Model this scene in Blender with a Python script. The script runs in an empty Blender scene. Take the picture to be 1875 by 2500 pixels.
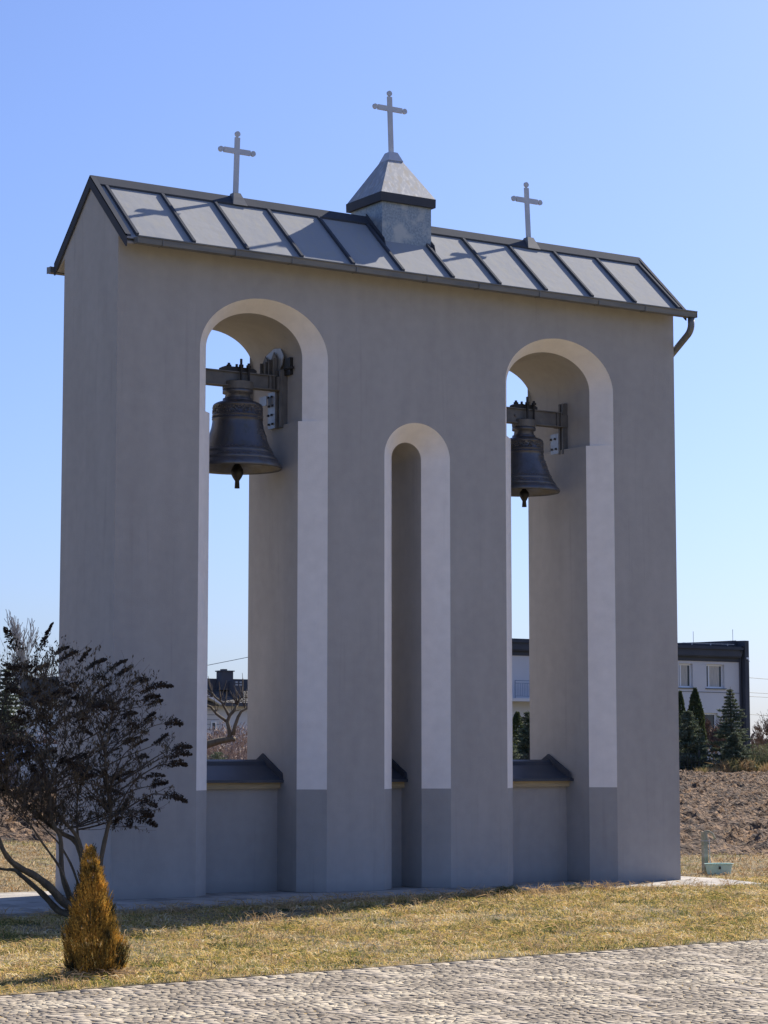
import bpy, math, random
import numpy as np
from mathutils import Vector, Matrix
R = math.radians
random.seed(7); rng = np.random.default_rng(11)
sc = bpy.context.scene
COL = sc.collection

# ------------------------------------------------------------------ camera
cam_d = bpy.data.cameras.new("camera"); cam = bpy.data.objects.new("camera", cam_d); COL.objects.link(cam)
cam_d.sensor_fit = 'VERTICAL'; cam_d.sensor_height = 36; cam_d.lens = 81.562
cam_d.clip_start = .1; cam_d.clip_end = 6000
cam.location = (-16.401, -24.573, 1.6)
cam.rotation_euler = (R(90) + R(6.1319), 0, -0.574)
sc.camera = cam
# ------------------------------------------------------------------ sky and sun
SUN_AZ, SUN_EL = 19.0, 36.5                       # azimuth counted from +X towards +Y
w = bpy.data.worlds.new("World"); sc.world = w; w.use_nodes = True
nt = w.node_tree; bg = nt.nodes['Background']
sky = nt.nodes.new('ShaderNodeTexSky'); sky.sky_type = 'NISHITA'; sky.sun_disc = False
sky.sun_elevation = R(SUN_EL); sky.sun_rotation = R(90 - SUN_AZ)
sky.air_density = 1.0; sky.dust_density = 1.3; sky.ozone_density = 2.2; sky.altitude = 100
gm = nt.nodes.new('ShaderNodeGamma'); gm.inputs[1].default_value = .90; nt.links.new(sky.outputs[0], gm.inputs[0])
tn = nt.nodes.new('ShaderNodeMix'); tn.data_type = 'RGBA'; tn.blend_type = 'MULTIPLY'; tn.inputs[0].default_value = 1; tn.inputs[7].default_value = (.57, .685, 1.03, 1)
nt.links.new(gm.outputs[0], tn.inputs[6]); nt.links.new(tn.outputs[2], bg.inputs[0]); bg.inputs[1].default_value = .10
sd = bpy.data.lights.new("sun", 'SUN'); sd.energy = 5.0; sd.angle = R(.5); sd.color = (1, .93, .82)
so = bpy.data.objects.new("sun", sd); COL.objects.link(so)
sv = Vector((math.cos(R(SUN_EL)) * math.cos(R(SUN_AZ)), math.cos(R(SUN_EL)) * math.sin(R(SUN_AZ)), math.sin(R(SUN_EL))))
so.rotation_euler = sv.to_track_quat('Z', 'Y').to_euler(); so.location = (20, 10, 20)
sc.view_settings.view_transform = 'Standard'; sc.view_settings.look = 'None'
sc.view_settings.exposure = 0.85; sc.view_settings.gamma = 1
sc.cycles.max_bounces = 8; sc.cycles.transparent_max_bounces = 8

# ------------------------------------------------------------------ materials
def mat(name, c1, c2=None, scale=4., rough=.8, bump=0., bscale=40., metal=0., spec=.5, detail=6., trans=0., island=0., c3=None, s3=1., stretch=None, lo=.35, hi=.65, bdist=.02):
    m = bpy.data.materials.new(name); m.use_nodes = True
    n = m.node_tree.nodes; l = m.node_tree.links; b = n['Principled BSDF']
    b.inputs['Roughness'].default_value = rough; b.inputs['Metallic'].default_value = metal
    b.inputs['Specular IOR Level'].default_value = spec
    geo = n.new('ShaderNodeNewGeometry'); src = geo.outputs['Position']
    if stretch:
        mp = n.new('ShaderNodeMapping'); mp.inputs['Scale'].default_value = stretch; l.new(src, mp.inputs[0]); src2 = mp.outputs[0]
    else: src2 = src
    col = None
    def rgb(c):
        q = n.new('ShaderNodeRGB'); q.outputs[0].default_value = (*c, 1); return q.outputs[0]
    def mix(f, a, bb, t='MIX'):
        x = n.new('ShaderNodeMix'); x.data_type = 'RGBA'; x.blend_type = t
        if isinstance(f, float): x.inputs[0].default_value = f
        else: l.new(f, x.inputs[0])
        l.new(a, x.inputs[6]); l.new(bb, x.inputs[7]); return x.outputs[2]
    def noise(s, lo_, hi_, d=detail, sr=None):
        t = n.new('ShaderNodeTexNoise'); t.inputs['Scale'].default_value = s; t.inputs['Detail'].default_value = d
        l.new(sr or src2, t.inputs['Vector'])
        mr = n.new('ShaderNodeMapRange'); mr.inputs[1].default_value = lo_; mr.inputs[2].default_value = hi_
        l.new(t.outputs[0], mr.inputs[0]); return mr.outputs[0]
    col = rgb(c1)
    if c2: col = mix(noise(scale, lo, hi), col, rgb(c2))
    if c3: col = mix(noise(s3, .5, .62, 3.), col, rgb(c3))
    if island:
        hs = n.new('ShaderNodeHueSaturation'); mr = n.new('ShaderNodeMapRange')
        l.new(geo.outputs['Random Per Island'], mr.inputs[0]); mr.inputs[3].default_value = 1 - island; mr.inputs[4].default_value = 1 + island
        l.new(mr.outputs[0], hs.inputs['Value']); l.new(col, hs.inputs['Color']); col = hs.outputs[0]
    l.new(col, b.inputs['Base Color'])
    if bump:
        t = n.new('ShaderNodeTexNoise'); t.inputs['Scale'].default_value = bscale; t.inputs['Detail'].default_value = 8
        l.new(src, t.inputs['Vector'])
        bp = n.new('ShaderNodeBump'); bp.inputs['Strength'].default_value = bump; bp.inputs['Distance'].default_value = bdist
        l.new(t.outputs[0], bp.inputs['Height']); l.new(bp.outputs[0], b.inputs['Normal'])
    if trans:
        tr = n.new('ShaderNodeBsdfTranslucent'); l.new(col, tr.inputs[0])
        ms = n.new('ShaderNodeMixShader'); ms.inputs[0].default_value = trans
        l.new(b.outputs[0], ms.inputs[1]); l.new(tr.outputs[0], ms.inputs[2]); l.new(ms.outputs[0], n['Material Output'].inputs[0])
    m['col'] = 1
    return m

def wall_mat(name, base, dark, streak=.35):
    """painted fine render: broad cloudy blotches, faint vertical rain streaks, trowel bump"""
    m = mat(name, base, dark, scale=.4, rough=.92, bump=.35, bscale=90, spec=.2, lo=.3, hi=.75, bdist=.01)
    n = m.node_tree.nodes; l = m.node_tree.links; b = n['Principled BSDF']
    geo = n.new('ShaderNodeNewGeometry'); mp = n.new('ShaderNodeMapping'); mp.inputs['Scale'].default_value = (1.5, 1.5, .30); l.new(geo.outputs['Position'], mp.inputs[0])
    t = n.new('ShaderNodeTexNoise'); t.inputs['Scale'].default_value = 2.2; t.inputs['Detail'].default_value = 9; l.new(mp.outputs[0], t.inputs['Vector'])
    mr = n.new('ShaderNodeMapRange'); mr.inputs[1].default_value = .3; mr.inputs[2].default_value = .75; mr.inputs[3].default_value = 1 - streak * .5; mr.inputs[4].default_value = 1 + streak * .3
    l.new(t.outputs[0], mr.inputs[0])
    t2 = n.new('ShaderNodeTexNoise'); t2.inputs['Scale'].default_value = 7; t2.inputs['Detail'].default_value = 8; l.new(geo.outputs['Position'], t2.inputs['Vector'])
    mr2 = n.new('ShaderNodeMapRange'); mr2.inputs[1].default_value = .3; mr2.inputs[2].default_value = .7; mr2.inputs[3].default_value = .96; mr2.inputs[4].default_value = 1.04
    l.new(t2.outputs[0], mr2.inputs[0])
    mu = n.new('ShaderNodeMath'); mu.operation = 'MULTIPLY'; l.new(mr.outputs[0], mu.inputs[0]); l.new(mr2.outputs[0], mu.inputs[1])
    # splash dirt at the foot of the wall (it stays there whatever the light)
    sp = n.new('ShaderNodeSeparateXYZ'); l.new(geo.outputs['Position'], sp.inputs[0])
    ad = n.new('ShaderNodeMath'); ad.operation = 'MULTIPLY_ADD'; l.new(t2.outputs[0], ad.inputs[0]); ad.inputs[1].default_value = -.25; l.new(sp.outputs[2], ad.inputs[2])
    mr3 = n.new('ShaderNodeMapRange'); mr3.inputs[1].default_value = -.12; mr3.inputs[2].default_value = .02; mr3.inputs[3].default_value = .84; mr3.inputs[4].default_value = 1; l.new(ad.outputs[0], mr3.inputs[0])
    mu2 = n.new('ShaderNodeMath'); mu2.operation = 'MULTIPLY'; l.new(mu.outputs[0], mu2.inputs[0]); l.new(mr3.outputs[0], mu2.inputs[1])
    mp2 = n.new('ShaderNodeMapping'); mp2.inputs['Scale'].default_value = (9, 9, .35); l.new(geo.outputs['Position'], mp2.inputs[0])
    t4 = n.new('ShaderNodeTexNoise'); t4.inputs['Scale'].default_value = 1.6; t4.inputs['Detail'].default_value = 4; l.new(mp2.outputs[0], t4.inputs['Vector'])
    mr4 = n.new('ShaderNodeMapRange'); mr4.inputs[1].default_value = .60; mr4.inputs[2].default_value = .74; mr4.inputs[3].default_value = 1; mr4.inputs[4].default_value = 1 - streak * .55; l.new(t4.outputs[0], mr4.inputs[0])
    mu3 = n.new('ShaderNodeMath'); mu3.operation = 'MULTIPLY'; l.new(mu2.outputs[0], mu3.inputs[0]); l.new(mr4.outputs[0], mu3.inputs[1]); mu2 = mu3
    hs = n.new('ShaderNodeHueSaturation'); l.new(mu2.outputs[0], hs.inputs['Value'])
    old = b.inputs['Base Color'].links[0].from_socket; l.new(old, hs.inputs['Color']); l.new(hs.outputs[0], b.inputs['Base Color'])
    return m

M = {}
M['wall'] = wall_mat('grey_render', (.415, .395, .378), (.385, .366, .35), .14)
M['light'] = wall_mat('pale_render', (.89, .84, .80), (.87, .82, .78), .06)
M['roof'] = mat('zinc_sheet', (.30, .305, .315), (.335, .335, .335), scale=1.1, rough=.9, bump=.15, bscale=6, metal=0., spec=.12, c3=(.33, .325, .31), s3=16., stretch=(1, .35, .35), bdist=.03)
M['trim'] = mat('anthracite_trim_and_seam_shade', (.06, .068, .085), (.075, .08, .095), scale=3, rough=.9, metal=.0, spec=.08)
M['gutter'] = mat('weathered_gutter', (.15, .155, .16), (.22, .21, .19), scale=5, rough=.55, metal=.4, stretch=(.5, 3, 3))
M['galv'] = mat('galvanised_sheet', (.34, .38, .40), (.22, .25, .28), scale=38, rough=.5, metal=.45, spec=.5, bump=.1, bscale=30, c3=(.46, .45, .42), s3=4)
M['pyr'] = mat('streaked_zinc', (.32, .33, .35), (.56, .54, .51), scale=7, rough=.55, metal=.35, stretch=(3.2, 3.2, .5), lo=.5, hi=.75, c3=(.33, .31, .28), s3=5)
M['cross'] = mat('painted_steel', (.46, .48, .52), (.54, .54, .56), scale=6, rough=.5, metal=.2)
M['capmetal'] = mat('dark_capping', (.05, .06, .08), (.07, .08, .10), scale=2, rough=.5, metal=.3)
M['board'] = mat('weathered_board', (.50, .41, .26), (.38, .31, .20), scale=6, rough=.85, stretch=(.4, 8, 8), bump=.2)
M['conc'] = mat('concrete', (.42, .375, .32), (.31, .28, .245), scale=2.2, rough=.95, bump=.6, bscale=25, c3=(.24, .22, .19), s3=3.1)
M['bell'] = mat('dark_bronze', (.115, .115, .13), (.15, .148, .155), scale=3, rough=.45, metal=.7, bump=.2, bscale=30, spec=.5, c3=(.12, .115, .11), s3=9)
M['relief'] = mat('rubbed_bronze', (.20, .20, .21), (.13, .13, .14), scale=20, rough=.4, metal=.7)
M['yoke'] = mat('yoke_paint', (.12, .115, .11), (.17, .16, .15), scale=7, rough=.6, metal=.3)
M['iron'] = mat('black_iron', (.03, .028, .03), (.05, .045, .04), scale=9, rough=.5, metal=.6)
M['plate'] = mat('zinc_plate', (.40, .42, .45), (.32, .33, .36), scale=12, rough=.45, metal=.5)
M['bark'] = mat('bark', (.18, .14, .09), (.10, .078, .055), scale=16, rough=.95, bump=.8, bscale=50, stretch=(1, 1, .25))
M['twig'] = mat('twig', (.10, .08, .06), (.06, .045, .035), scale=9, rough=.95)
M['seed'] = mat('dry_seed_heads', (.028, .019, .012), (.055, .038, .026), scale=14, rough=1, island=.4)
M['dryleaf'] = mat('dry_leaf', (.07, .055, .038), (.11, .085, .05), scale=6, rough=1, island=.4)
M['thuja'] = mat('golden_thuja', (.66, .38, .07), (.13, .09, .02), scale=8, rough=.9, trans=.22, island=.6, c3=(.035, .035, .014), s3=4.5)
M['green1'] = mat('spruce_needles', (.085, .115, .065), (.17, .185, .115), scale=3, rough=.8, trans=.2, island=.5)
M['green2'] = mat('thuja_foliage', (.045, .065, .025), (.09, .10, .035), scale=2, rough=.85, trans=.2, island=.4)
M['green3'] = mat('loose_shrub', (.12, .14, .07), (.20, .19, .10), scale=2, rough=.85, trans=.2, island=.4)
M['straw'] = mat('dry_straw', (.58, .43, .23), (.42, .28, .15), scale=3, rough=.95, trans=.25, island=.35)
M['straw2'] = mat('rusty_straw', (.50, .36, .19), (.38, .23, .10), scale=2, rough=.95, trans=.2, island=.45, c3=(.30, .27, .10), s3=1.2)
M['baretwig'] = mat('reddish_twigs', (.22, .14, .10), (.14, .10, .08), scale=4, rough=.95, island=.3)
M['drytwig'] = mat('dry_pinkish_twigs', (.30, .22, .18), (.42, .34, .28), scale=4, rough=.95, island=.45)
M['birch'] = mat('pale_twigs', (.42, .40, .40), (.30, .28, .28), scale=2, rough=.95)
M['plaster'] = mat('lilac_grey_plaster', (.66, .64, .64), (.62, .60, .60), scale=.6, rough=.9)
M['dplaster'] = mat('anthracite_plaster', (.055, .06, .075), (.07, .075, .09), scale=.8, rough=.85)
M['tile'] = mat('roof_tiles', (.06, .057, .058), (.10, .095, .095), scale=8, rough=.7, bump=.3, bscale=10)
M['white'] = mat('white_frame', (.8, .8, .8), rough=.4)
M['glass'] = mat('window_glass', (.035, .04, .05), rough=.06, spec=.8)
M['curtain'] = mat('curtain', (.60, .55, .48), (.45, .42, .37), scale=6, rough=.9, stretch=(6, 1, .3))
M['rail'] = mat('steel_rail', (.22, .26, .34), rough=.45, metal=.3)
M['wire'] = mat('wire', (.07, .07, .075), rough=.7)
M['post'] = mat('pump_concrete', (.36, .35, .30), (.20, .21, .15), scale=12, rough=.95, bump=.4)
M['basin'] = mat('pale_green_plastic', (.45, .62, .54), (.42, .57, .50), scale=5, rough=.5)
M['car'] = mat('silver_paint', (.35, .38, .44), rough=.25, metal=.5, spec=.7)
M['tyre'] = mat('tyre_rubber', (.02, .02, .02), rough=.9)
M['fence'] = mat('dark_fence', (.05, .055, .05), (.08, .08, .07), scale=6, rough=.9)

# lawn earth, field soil, paving
M['lawn'] = mat('lawn_earth', (.30, .21, .10), (.13, .11, .045), scale=5, rough=1, bump=1., bscale=22, c3=(.10, .085, .05), s3=5, bdist=.05)
M['soil'] = mat('ploughed_soil', (.06, .036, .021), (.23, .145, .085), scale=2.6, rough=1, bump=1., bscale=7, c3=(.05, .033, .024), s3=4, bdist=.3)
M['far'] = mat('far_ground', (.20, .17, .09), (.14, .14, .07), scale=.02, rough=1)
M['blade'] = None
M['joint'] = mat('mossy_joint_sand', (.20, .165, .11), (.36, .24, .08), scale=2.3, rough=1, bump=.5, bscale=60, lo=.5, hi=.62)
M['cobble'] = mat('split_granite', (.27, .222, .165), (.20, .165, .122), scale=55, rough=.95, bump=.55, bscale=45, island=.2, c3=(.40, .34, .25), s3=2.4, bdist=.008)
M['slabstone'] = mat('smooth_paver', (.36, .30, .225), (.30, .25, .19), scale=20, rough=.85, bump=.3, bscale=90, island=.1)

def blade_mat():
    m = bpy.data.materials.new('grass_blades'); m.use_nodes = True
    n = m.node_tree.nodes; l = m.node_tree.links; b = n['Principled BSDF']; b.inputs['Roughness'].default_value = .85; b.inputs['Specular IOR Level'].default_value = .25
    geo = n.new('ShaderNodeNewGeometry')
    r = n.new('ShaderNodeValToRGB'); e = r.color_ramp.elements
    e[0].position = 0; e[0].color = (.10, .12, .035, 1); e[1].position = 1; e[1].color = (.88, .76, .50, 1)
    for p, c in ((.24, (.26, .25, .06, 1)), (.42, (.56, .42, .12, 1)), (.6, (.72, .54, .20, 1)), (.78, (.60, .36, .14, 1))):
        x = e.new(p); x.color = c
    t = n.new('ShaderNodeTexNoise'); t.inputs['Scale'].default_value = 1.6; t.inputs['Detail'].default_value = 5; l.new(geo.outputs['Position'], t.inputs['Vector'])
    t2 = n.new('ShaderNodeMapRange'); t2.inputs[1].default_value = .32; t2.inputs[2].default_value = .68; t2.inputs[3].default_value = -.42; t2.inputs[4].default_value = .30; l.new(t.outputs[0], t2.inputs[0])
    a = n.new('ShaderNodeMath'); a.operation = 'ADD'; a.use_clamp = True; l.new(geo.outputs['Random Per Island'], a.inputs[0]); l.new(t2.outputs[0], a.inputs[1])
    l.new(a.outputs[0], r.inputs[0]); l.new(r.outputs[0], b.inputs['Base Color'])
    tr = n.new('ShaderNodeBsdfTranslucent'); l.new(r.outputs[0], tr.inputs[0]); ms = n.new('ShaderNodeMixShader'); ms.inputs[0].default_value = .35
    l.new(b.outputs[0], ms.inputs[1]); l.new(tr.outputs[0], ms.inputs[2]); l.new(ms.outputs[0], n['Material Output'].inputs[0])
    return m
M['blade'] = blade_mat()

# ------------------------------------------------------------------ object helpers
def tag(o, label=None, cat=None, group=None, kind=None):
    if label: o['label'] = label
    if cat: o['category'] = cat
    if group: o['group'] = group
    if kind: o['kind'] = kind
    return o
def thing(name, label, cat, loc=(0, 0, 0), group=None):
    if WARP: loc = WARP(Vector(loc))
    o = bpy.data.objects.new(name, None); o.empty_display_size = .2; o.location = loc; COL.objects.link(o)
    return tag(o, label, cat, group)
def wloc(o):
    v = Vector(o.location)
    while o.parent: o = o.parent; v += Vector(o.location)
    return v
WARP = None            # optional map from a drawing's own grid to the site
def link(me, name, m, parent=None, smooth=False):
    if WARP:
        for v in me.vertices: v.co = WARP(v.co)
    o = bpy.data.objects.new(name, me); COL.objects.link(o)
    if m is not None: me.materials.append(m)
    if parent is not None:
        me.transform(Matrix.Translation(-wloc(parent))); o.parent = parent
    if smooth: me.polygons.foreach_set('use_smooth', [True] * len(me.polygons))
    me.update(); return o
class MB:
    def __init__(s): s.v = []; s.f = []
    def add(s, vs, fs):
        k = len(s.v); s.v += [tuple(p) for p in vs]; s.f += [tuple(i + k for i in f) for f in fs]; return s
    def quad(s, *p): return s.add(p, [tuple(range(len(p)))])
    def box(s, x0, x1, y0, y1, z0, z1):
        return s.add([(x0, y0, z0), (x1, y0, z0), (x1, y1, z0), (x0, y1, z0), (x0, y0, z1), (x1, y0, z1), (x1, y1, z1), (x0, y1, z1)],
                     [(0, 3, 2, 1), (4, 5, 6, 7), (0, 1, 5, 4), (1, 2, 6, 5), (2, 3, 7, 6), (3, 0, 4, 7)])
    def frustum(s, cx, cy, z0, h0x, h0y, z1, h1x, h1y):
        return s.add([(cx - h0x, cy - h0y, z0), (cx + h0x, cy - h0y, z0), (cx + h0x, cy + h0y, z0), (cx - h0x, cy + h0y, z0),
                      (cx - h1x, cy - h1y, z1), (cx + h1x, cy - h1y, z1), (cx + h1x, cy + h1y, z1), (cx - h1x, cy + h1y, z1)],
                     [(0, 3, 2, 1), (4, 5, 6, 7), (0, 1, 5, 4), (1, 2, 6, 5), (2, 3, 7, 6), (3, 0, 4, 7)])
    def prism_x(s, x0, x1, yz):          # profile in y-z (counter clockwise seen from +x) extruded along x
        n = len(yz); vs = [(x0, y, z) for y, z in yz] + [(x1, y, z) for y, z in yz]
        fs = [tuple(reversed(range(n))), tuple(range(n, 2 * n))] + [(i, (i + 1) % n, (i + 1) % n + n, i + n) for i in range(n)]
        return s.add(vs, fs)
    def prism_y(s, y0, y1, xz):
        n = len(xz); vs = [(x, y0, z) for x, z in xz] + [(x, y1, z) for x, z in xz]
        fs = [tuple(range(n)), tuple(reversed(range(n, 2 * n)))] + [((i + 1) % n, i, i + n, (i + 1) % n + n) for i in range(n)]
        return s.add(vs, fs)
    def tube(s, pts, rad, n=6, cap=True):
        pts = [Vector(p) for p in pts]
        if not hasattr(rad, '__len__'): rad = [rad] * len(pts)
        k0 = len(s.v); up = None
        for i, p in enumerate(pts):
            d = (pts[min(i + 1, len(pts) - 1)] - pts[max(i - 1, 0)])
            if d.length < 1e-9: d = Vector((0, 0, 1))
            d.normalize()
            if up is None: up = Vector((1, 0, 0)) if abs(d.x) < .8 else Vector((0, 1, 0))
            a = d.cross(up).normalized(); b = d.cross(a).normalized(); up = -b if False else up
            for j in range(n):
                t = 2 * math.pi * j / n
                q = p + a * (math.cos(t) * rad[i]) + b * (math.sin(t) * rad[i]); s.v.append((q.x, q.y, q.z))
        for i in range(len(pts) - 1):
            for j in range(n):
                s.f.append((k0 + i * n + j, k0 + (i + 1) * n + j, k0 + (i + 1) * n + (j + 1) % n, k0 + i * n + (j + 1) % n))
        if cap and n > 2:
            s.f.append(tuple(k0 + j for j in range(n))); s.f.append(tuple(k0 + (len(pts) - 1) * n + j for j in reversed(range(n))))
        return s
    def lathe(s, cx, cy, prof, n=48, capt=False, capb=False):
        k0 = len(s.v)
        for r, z in prof:
            for j in range(n):
                t = 2 * math.pi * j / n; s.v.append((cx + r * math.cos(t), cy + r * math.sin(t), z))
        for i in range(len(prof) - 1):
            for j in range(n):
                s.f.append((k0 + i * n + j, k0 + i * n + (j + 1) % n, k0 + (i + 1) * n + (j + 1) % n, k0 + (i + 1) * n + j))
        if capt: s.f.append(tuple(k0 + (len(prof) - 1) * n + j for j in range(n)))
        if capb: s.f.append(tuple(k0 + j for j in reversed(range(n))))
        return s
    def build(s, name, m, parent=None, smooth=False):
        me = bpy.data.meshes.new(name); me.from_pydata(s.v, [], s.f); me.validate()
        return link(me, name, m, parent, smooth)
def np_mesh(name, V, quads=None, tris=None, m=None, parent=None, smooth=False):
    me = bpy.data.meshes.new(name); V = np.asarray(V, np.float32).reshape(-1, 3)
    nq = 0 if quads is None else len(quads); ntr = 0 if tris is None else len(tris)
    me.vertices.add(len(V)); me.vertices.foreach_set('co', V.ravel())
    me.loops.add(nq * 4 + ntr * 3); me.polygons.add(nq + ntr)
    li = []; st = []
    if nq: li.append(np.asarray(quads).ravel()); st.append(np.arange(nq) * 4)
    if ntr: li.append(np.asarray(tris).ravel()); st.append(nq * 4 + np.arange(ntr) * 3)
    me.loops.foreach_set('vertex_index', np.concatenate(li).astype(np.int32))
    me.polygons.foreach_set('loop_start', np.concatenate(st).astype(np.int32))
    me.update(calc_edges=True); me.validate()
    return link(me, name, m, parent, smooth)
def leaf_quads(P, D, L, W):
    """P centres, D unit directions, L half length, W half width -> quad vertices with random roll"""
    n = len(P); rv = rng.normal(size=(n, 3)); S = np.cross(D, rv); S /= np.linalg.norm(S, axis=1)[:, None] + 1e-9
    L = np.broadcast_to(L, n)[:, None]; W = np.broadcast_to(W, n)[:, None]
    V = np.stack([P - D * L - S * W * .5, P - D * L * .1 - S * W, P + D * L, P - D * L * .1 + S * W], 1)
    return V.reshape(-1, 3), np.arange(4 * n).reshape(n, 4)
def unit(a): return a / (np.linalg.norm(a, axis=1)[:, None] + 1e-9)
def vnoise(x, y, seed=0):
    x = np.asarray(x, float); y = np.asarray(y, float); xi = np.floor(x).astype(np.int64); yi = np.floor(y).astype(np.int64); xf = x - xi; yf = y - yi
    def h(a, b):
        k = (a * 374761393 + b * 668265263 + seed * 1274126177) & 0xffffffff; k = ((k ^ (k >> 13)) * 1274126177) & 0xffffffff; return ((k ^ (k >> 16)) & 0xffff) / 65535.
    u = xf * xf * (3 - 2 * xf); v = yf * yf * (3 - 2 * yf)
    return (h(xi, yi) * (1 - u) + h(xi + 1, yi) * u) * (1 - v) + (h(xi, yi + 1) * (1 - u) + h(xi + 1, yi + 1) * u) * v
def fbm(x, y, o=4, seed=0): return sum(vnoise(x * 2 ** i, y * 2 ** i, seed + i) * .5 ** i for i in range(o)) / 2
def smooth01(t): t = np.clip(t, 0, 1); return t * t * (3 - 2 * t)

# ------------------------------------------------------------------ terrain
def pave_y(x): return -6.95 + .108 * x - .0035 * (x + 3) ** 2      # paving edge
def field_y(x): return np.minimum(24, np.where(x < 9, 5.2 + (9 - x) * .95, 5.2)) + .4 * np.sin(x * .9)
def gz(x, y):
    x = np.asarray(x, float); y = np.asarray(y, float)
    kk = smooth01((-1 - y) / 5.0); front = (-.035 - .05 * smooth01((1.5 - x) / 6)) * (1 - kk) - .158 * kk
    back = -.04 + 1.16 * smooth01((y - 3) / 75) * 1.0 + .25 * np.clip((y - 78) / 100, 0, 1)
    t = smooth01((y + .5) / 3); return front * (1 - t) + np.where(y < 3, -.04, -.04 + 1.14 * np.clip((y - 3.3) / 58.7, 0, 1)) * t
# one ground sheet out to the horizon, fine near the belfry
gx = np.concatenate([-np.geomspace(2500, 16, 26), np.arange(-15, 20, .5), np.geomspace(20, 2500, 30)])
gy = np.concatenate([-np.geomspace(2500, 16, 22), np.arange(-15, 20, .5), np.geomspace(20, 2500, 34)])
X, Y_ = np.meshgrid(gx, gy); Zg = gz(X, Y_) - .06 - .15 * (Y_ < -6.0)
nx, ny = len(gx), len(gy); idx = np.arange(nx * ny).reshape(ny, nx)
Q = np.stack([idx[:-1, :-1], idx[:-1, 1:], idx[1:, 1:], idx[1:, :-1]], -1).reshape(-1, 4)
tag(np_mesh('ground', np.stack([X, Y_, Zg], -1), Q, m=M['far']), kind='structure')
# lawn sheet between paving and field
def sheet(name, fx0, fx1, fy0, fy1, nu, nv, disp, m):
    u = np.linspace(0, 1, nu); v = np.linspace(0, 1, nv); U, V = np.meshgrid(u, v)
    X = fx0 + (fx1 - fx0) * U; a = fy0(X) if callable(fy0) else fy0; b = fy1(X) if callable(fy1) else fy1
    Yv = a + (b - a) * V ** 1.0; Z = gz(X, Yv) + disp(X, Yv)
    i = np.arange(nu * nv).reshape(nv, nu); Q = np.stack([i[:-1, :-1], i[:-1, 1:], i[1:, 1:], i[1:, :-1]], -1).reshape(-1, 4)
    return tag(np_mesh(name, np.stack([X, Yv, Z], -1), Q, m=m, smooth=True), kind='structure')
lawn_d = lambda X, Y: .035 * (fbm(X * 1.3, Y * 1.3, 4, 3) - .5)
sheet('lawn', -22, 26, lambda x: pave_y(x), lambda x: field_y(x) + .4, 330, 260, lambda X, Y: lawn_d(X, Y) * smooth01((Y - pave_y(X)) / .5) + .004, M['lawn'])
def clods(X, Y):
    f = fbm(X * 4.2, Y * 4.2, 3, 9); g = fbm(X * .7, Y * .7, 2, 5)
    return -.02 + smooth01((Y - field_y(X)) / 1.2) * (.03 + .36 * np.abs(f - .5) * 2 * (.5 + g) + .045 * np.sin((X * .5 + Y) * 5.2) * .6)
sheet('ploughed_field', -14, 80, lambda x: field_y(x), 64., 860, 560, clods, M['soil'])

# ------------------------------------------------------------------ bell tower
W, T, YR = 4.29, 1.50, .75
ZEAVE, ZR = 7.768, 8.67; YF, YB = -.25, 1.75
HP = 1.253; B_ = .259
OPEN = [dict(c=-2.262, ow=.912, zs=6.60, rise=.695, iw=.632, iw2=.69, izs=6.65, irise=.506, step=5.85),
        dict(c=.0, ow=.505, zs=5.47, rise=.453, iw=.229, iw2=.229, izs=5.48, irise=.22, step=4.0),
        dict(c=2.302, ow=.905, zs=6.58, rise=.67, iw=.633, iw2=.70, izs=6.62, irise=.483, step=5.876, bk=.065)]
tower = thing('bell_tower', 'tall grey rendered belfry with three arched openings, zinc gable roof and three crosses', 'bell tower', (0, .75, 0))
NA = 40
def prof(o, kind):
    pts = []
    if kind == 'o':
        w, zs, r = o['ow'], o['zs'], o['rise']
        for z in (0, HP, o['step'], o['step']): pts.append((-w, z))
        arc = [(-w * math.cos(math.pi * i / NA), zs + r * math.sin(math.pi * i / NA)) for i in range(NA + 1)]
        pts += arc
        for z in (o['step'], o['step'], HP, 0): pts.append((w, z))
    else:
        w, w2, zs, r = o['iw'], o['iw2'], o['izs'], o['irise']
        pts += [(-w, 0), (-w, HP), (-w, o['step']), (-w2, o['step'])]
        pts += [(-w2 * math.cos(math.pi * i / NA), zs + r * math.sin(math.pi * i / NA)) for i in range(NA + 1)]
        pts += [(w2, o['step']), (w, o['step']), (w, HP), (w, 0)]
    if kind == 'b': pts = [(x - (o.get('bk', 0) if x > .1 else 0), z) for x, z in pts]
    return [(o['c'] + x, z) for x, z in pts]
wall = MB(); ZT = ZEAVE - .0
def roof_under(y): return (ZEAVE + (y - YF) * (ZR - ZEAVE) / (YR - YF)) if y < YR else (ZEAVE + (YB - y) * (ZR - ZEAVE) / (YB - YR))
ztf = roof_under(0) - .03; ztb = roof_under(T) - .03
def face(yp, kind, ztop, flip):
    xs = -W
    def q(*p):
        wall.quad(*(p if not flip else reversed(p)))
    for o in OPEN:
        P = prof(o, kind)
        xl = P[0][0]
        # pier left of the opening: outer edge follows the (possibly stepped) profile
        q((xs, yp, 0), (xl, yp, 0), (xl, yp, ztop), (xs, yp, ztop))
        lo = P[3:-3]
        if kind == 'i' and o['iw2'] != o['iw']:
            # pockets cut into the piers: cover the strip outside only
            pass
        for (xa, za), (xb, zb) in zip(P[3:-4], P[4:-3]):
            if abs(xb - xa) < 1e-6: continue
            q((xa, yp, za), (xb, yp, zb), (xb, yp, ztop), (xa, yp, ztop))
        xs = P[-1][0]
    q((xs, yp, 0), (W, yp, 0), (W, yp, ztop), (xs, yp, ztop))
face(0, 'o', ztf, False)
face(T, 'b', ztb, True)
surr = []
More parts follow.
